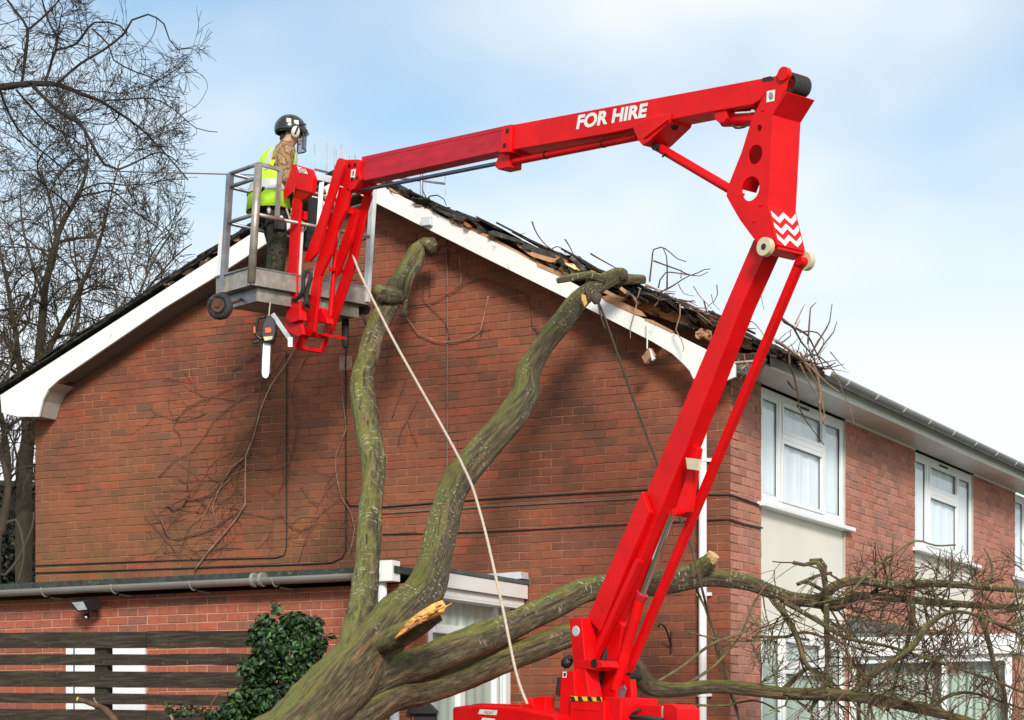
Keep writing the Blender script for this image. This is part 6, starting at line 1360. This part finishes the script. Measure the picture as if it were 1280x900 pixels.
for x, y, rx, rz_, n_ in ((358, 812, .27, .27, 1500), (335, 800, .16, .17, 600), (385, 805, .15, .19, 600), (360, 855, .30, .22, 1000), (330, 880, .32, .14, 700), (290, 893, .16, .10, 240), (323, 829, .12, .06, 120), (370, 777, .13, .09, 260), (350, 930, .5, .3, 800), (406, 805, .04, .05, 16), (412, 795, .05, .03, 8), (312, 838, .10, .10, 160), (318, 862, .14, .10, 220), (300, 870, .10, .06, 70), (275, 893, .16, .07, 110), (232, 888, .16, .06, 40), (330, 775, .07, .05, 50), (395, 778, .06, .06, 60), (345, 760, .05, .05, 25), (210, 885, .05, .05, 14)):
    leafcloud(m, P(x, y, 18.0), rx, .22, rz_, n_, .029, rg, .45)
m.build('foliage', 'ivy_leaf', ivy, kind='stuff')
m = MB()
for k in range(14):
    a = P(rg.uniform(320, 390), 940, 18.05); a.z = max(0, a.z - rg.uniform(.5, 1.5)); b = P(rg.uniform(305, 405), rg.uniform(780, 880), 18.0); m.tube(catmull([a, (a + b) / 2 + Vector((rg.uniform(-.1, .1), 0, 0)), b], [.012, .01, .005], .1)[0], .009, 5)
m.tube([P(262, 900, 18.1), P(264, 880, 18.1), P(272, 868, 18.1), P(285, 866, 18.1)], .007, 5); m.build('stems', 'twig', ivy)
bs = thing('cut_stem', 'orange-brown cut shrub stem poking up in front of the fence bottom', 'shrub', P(145, 905, 18.3))
m = MB(); m.tube(*catmull([P(175, 960, 18.3), P(142, 899, 18.3), P(125, 884, 18.3), P(112, 879, 18.3), P(97, 874, 18.3)], [.035, .032, .026, .022, .018], .05), 8, rough=.2); m.build('stem', 'twig', bs, smooth=True)
m = MB(); m.cyl(P(98, 874.4, 18.3), P(96, 873.6, 18.3), .019, 8); m.build('cut_face', 'fresh_wood', bs)
m = MB(); m.tube([P(127, 886, 18.3), P(119, 877, 18.3), P(117, 872, 18.3)], .008, 5); m.build('shoot', 'vine_pale', bs); m = MB(); m.tube([P(216, 900, 18.3), P(208, 884, 18.3), P(206, 881, 18.3)], .011, 5); m.build('shoot', 'vine_pale', bs)

# black lidded bin and pipes beside the extension window
bn_ = thing('compost_bin', 'black plastic bin with a sloping lid behind the lowest limb', 'bin', Vector((P(528, 900, 19.3).x, P(528, 900, 19.3).y, 0)))
m = MB(); pbn = P(528, 900, 19.3); m.prism([P(513, 890, 19.2), P(546, 892, 19.2), P(546, 892, 19.2) - UP * 1.9, P(513, 890, 19.2) - UP * 1.9], CD * .3); m.build('bin_body', 'plastic_black', bn_, bevel=.01)
m = MB(); m.prism([P(508, 889, 19.15), P(516, 879, 19.15), P(524, 876.5, 19.15), P(536, 877, 19.15), P(548, 889, 19.15), P(546, 893, 19.15), P(510, 893, 19.15)], CD * .4); m.build('bin_lid', 'plastic_black', bn_, bevel=.01)
for x, r_, lab in ((478, .035, 'slim grey waste pipe left of the black bin'), (493, .045, 'broader pale grey pipe just left of the black bin')):
    p = P(x, 890, 19.0); m = MB(); m.tube([Vector((p.x, p.y, 0)), Vector((p.x, p.y, P(x, 868, 19).z))], r_, 12); tag(m.build('waste_pipe', 'alu_white', None, smooth=True), lab, 'pipe')

# ------------------------------------------------------------------ background trees on the left
rg = random.Random(77); XMAX = 268; YMIN = 0
def bgtree(label, base, Z, mains, mat, kids, ln, r0, depth, n_per, minr, wig=.9, down=0.0, tmat=None):
    t = thing('bare_tree', label, 'tree', Vector((P(base[0], 900, Z).x, P(base[0], 900, Z).y, 0)), 'bare trees behind the house')
    tk = MB(); tw_ = MB()
    for q in mains:
        pts, rad = path3([(a, b, w_, Z + (c if len((a, b, w_, c)) > 3 else 0)) for a, b, w_, c in q], Z)
        c_, rr = catmull(pts, rad, .1); tk.tube(c_, rr, 8, rough=.2)
        for k in range(int(n_per * len(c_) / 48) + 1):
            i = rg.randrange(1, len(c_)); t_ = (c_[i] - c_[i - 1]).normalized(); o = t_.orthogonal().normalized(); o = Matrix.Rotation(rg.uniform(0, 6.28), 3, t_) @ o
            px, py, _ = prj(c_[i])
            if py > 640: continue
            d_ = (t_ * rg.uniform(.2, 1.1) + o * .9 + Vector((0, 0, down))).normalized()
            grow(tw_, c_[i], d_, ln * rg.uniform(.45, 1.2), min(rr[i] * .6, r0), depth, rg, .55, kids, 1.7, .1, 3, minr, wig, .68)
    o1 = tk.build('trunk', tmat or mat, t, smooth=True); tw_.build('crown', mat, t); return t
bgtree('near bare tree whose long dark boughs reach in from the top left of the sky', (-210, 0), 25.5,
    [[(-230, 1200, 45.2, 0), (-222, 700, 35.9, 0), (-190, 320, 28.1, 0), (-120, 165, 18.7, 0), (-40, 116, 12.5, 0), (0, 109, 8.6, 0), (35, 105, 7.8, 0), (72, 106, 6.2, 0), (100, 117, 5.5, 0), (125, 126, 4.7, .2), (150, 142, 3.5, .3), (175, 160, 2.7, .4), (205, 190, 2.0, .5), (235, 225, 1.6, .5)],
     [(40, 106, 5.5, 0), (55, 122, 4.7, -.1), (75, 140, 4.7, -.2), (100, 155, 4.7, -.2), (115, 180, 4.3, -.3), (130, 205, 3.9, -.3), (148, 212, 3.1, -.3), (165, 205, 2.3, -.2), (200, 190, 1.7, -.2), (225, 205, 1.2, 0)],
     [(27, 104, 3.9, 0), (32, 70, 3.9, .1), (34, 35, 3.5, .2), (20, 15, 3.1, .3), (-5, -20, 2.3, .4)], [(34, 38, 3.1, .1), (50, 25, 2.7, 0), (70, 5, 2.3, 0), (90, -20, 2.3, 0)],
     [(56, 104, 3.9, 0), (65, 75, 3.5, .2), (72, 50, 3.1, .3), (60, 25, 2.3, .4), (50, -10, 2.0, .4)], [(70, 62, 3.1, .2), (95, 55, 2.7, .1), (118, 28, 2.3, 0), (150, 32, 2.0, 0), (160, 45, 1.6, 0)],
     [(72, 104, 3.1, 0), (100, 80, 3.1, -.3), (130, 62, 3.1, -.4), (155, 42, 2.7, -.4), (165, 25, 2.3, -.5), (185, 18, 2.2, -.5), (205, 30, 2.0, -.5), (212, 50, 1.6, -.5), (222, 62, 1.4, -.5), (240, 60, 1.2, -.5)],
     [(115, 36, 2.3, 0), (135, 55, 2.0, 0), (142, 75, 1.8, 0), (170, 90, 1.7, 0), (195, 100, 1.6, 0), (200, 118, 1.4, 0), (225, 122, 1.2, 0)], [(130, 126, 2.3, .2), (160, 124, 2.0, .2), (190, 123, 1.7, .2), (215, 135, 1.6, .2), (245, 160, 1.2, .2), (272, 165, 1.0, .2)],
     [(20, 112, 3.1, .2), (40, 135, 2.7, .3), (60, 155, 2.3, .4), (90, 172, 2.0, .5), (110, 190, 1.6, .5)], [(0, 112, 3.9, .3), (10, 140, 3.1, .5), (30, 170, 2.3, .6), (60, 195, 2.0, .7), (85, 215, 1.6, .7)]],
    'twig_black', 4, 1.35, .009, 3, 11, .0028, 1.3, -.05); XMAX = 245
bgtree('spreading bare tree with many upright brown limbs rising just behind the left roof slope', (28, 0), 31,
    [[(28, 1150, 23.1, 0), (30, 640, 20.4, 0), (34, 560, 17.7, 0), (45, 480, 13.6, 0), (52, 410, 10.2, .2), (60, 340, 8.2, .3), (78, 280, 6.1, .3), (100, 240, 4.8, .2), (110, 200, 2.7, .2), (105, 160, 2.0, .2)],
     [(34, 560, 12.2, 0), (28, 490, 9.5, -.3), (20, 420, 6.8, -.5), (8, 350, 4.8, -.6), (-5, 290, 2.7, -.7)], [(48, 460, 8.8, 0), (80, 400, 6.8, .4), (110, 340, 4.8, .6), (128, 290, 3.4, .7), (140, 240, 2.0, .8), (150, 200, 1.4, .8)],
     [(55, 520, 9.5, 0), (75, 490, 8.8, -.4), (110, 470, 7.5, -.6), (140, 440, 5.4, -.6), (165, 390, 4.1, -.6), (190, 330, 2.7, -.5), (215, 290, 2.0, -.5)], [(75, 492, 6.1, -.4), (120, 440, 4.8, 0), (150, 400, 3.4, .2), (185, 360, 2.7, .3), (220, 320, 2.0, .4), (240, 305, 1.4, .4)],
     [(60, 350, 5.4, .3), (70, 310, 4.1, .5), (65, 260, 3.4, .6), (50, 210, 2.0, .6)], [(10, 640, 9.5, -.5), (8, 560, 8.2, -.5), (-8, 480, 6.1, -.5), (-30, 400, 3.4, -.5)], [(90, 425, 4.8, .3), (100, 380, 3.4, .6), (95, 330, 2.7, .7), (90, 280, 2.0, .8)],
     [(42, 600, 6.8, 0), (58, 545, 6.1, .2), (62, 500, 4.8, .4), (75, 450, 3.4, .5)], [(58, 380, 4.1, 0), (40, 330, 3.4, 0), (28, 280, 2.7, 0), (25, 235, 1.7, 0)]],
    'twig_brown', 4, 1.8, .020, 3, 17, .0038, 1.2, .12, 'twig_brown')
bgtree('smaller bare tree filling the gap at the far left edge beside the eaves', (-10, 0), 28,
    [[(-15, 1150, 18.6, 0), (-8, 720, 16.1, 0), (2, 660, 12.4, 0), (10, 610, 8.7, 0), (2, 560, 5.6, 0), (15, 530, 5.0, 0), (35, 520, 3.1, 0)], [(2, 660, 6.2, 0), (20, 650, 4.3, 0), (30, 690, 3.1, 0), (22, 730, 2.5, 0)], [(-8, 640, 6.2, 0), (-3, 540, 4.3, 0), (10, 470, 3.1, 0), (20, 420, 1.9, 0)], [(5, 720, 4.3, 0), (22, 700, 3.1, 0), (40, 660, 2.5, 0), (42, 640, 1.9, 0)]],
    'twig_brown', 6, .8, .011, 2, 18, .0045)
hd_ = thing('evergreen_shrub', 'dark evergreen shrub massed behind the left corner of the house', 'shrub', Vector((P(5, 900, 34).x, P(5, 900, 34).y, 0)))
m = MB()
for x, y, rx, rz_, n_ in ((-20, 680, .8, .8, 1500), (-40, 600, .6, .8, 500), (20, 700, .45, .5, 900), (-20, 800, 1.5, 1.6, 900), (5, 640, .35, .35, 300)): leafcloud(m, P(x, y, 34), rx, .6, rz_, n_, .05, rg, .2)
m.build('foliage', 'hedge_leaf', hd_, kind='stuff')
m = MB(); pz_ = P(-20, 900, 34.3); m.tube([Vector((pz_.x, pz_.y, 0)), P(-20, 640, 34.3)], [.15, .06], 8); m.build('trunk', 'twig_brown', hd_)
sh = thing('garden_shed', 'dark timber shed wall glimpsed behind the shrubs left of the gable', 'shed', Vector((P(0, 900, 36).x, P(0, 900, 36).y, 0)))
a = P(-150, 605, 36); b = P(62, 612, 36); m = MB(); m.prism([a, b, Vector((b.x, b.y, 0)), Vector((a.x, a.y, 0))], CD * 2.0); m.build('wall', 'shed', sh)
m = MB(); m.prism([a + UP * .02 - CR * .1 - CD * .2, b + UP * .02 + CR * .05 - CD * .2, b + UP * .02 + CR * .05 + CD * 2.2, a + UP * .02 - CR * .1 + CD * 2.2], UP * .08); m.build('roof', 'roof_felt', sh)
# far field edge so that the horizon is not bare
rgf = random.Random(3); m = MB()
for k in range(140):
    x = -260 + k * 4 + rgf.uniform(-2, 2); y = 160 + rgf.uniform(-20, 40); leafy = rgf.uniform(2, 5); m.blob((x, y, leafy * .5), rgf.uniform(3, 6), rgf.uniform(3, 5), leafy * .7, None, 8, 6, .6, k)
tag(m.build('distant_hedgerow', 'grass'), kind='stuff')
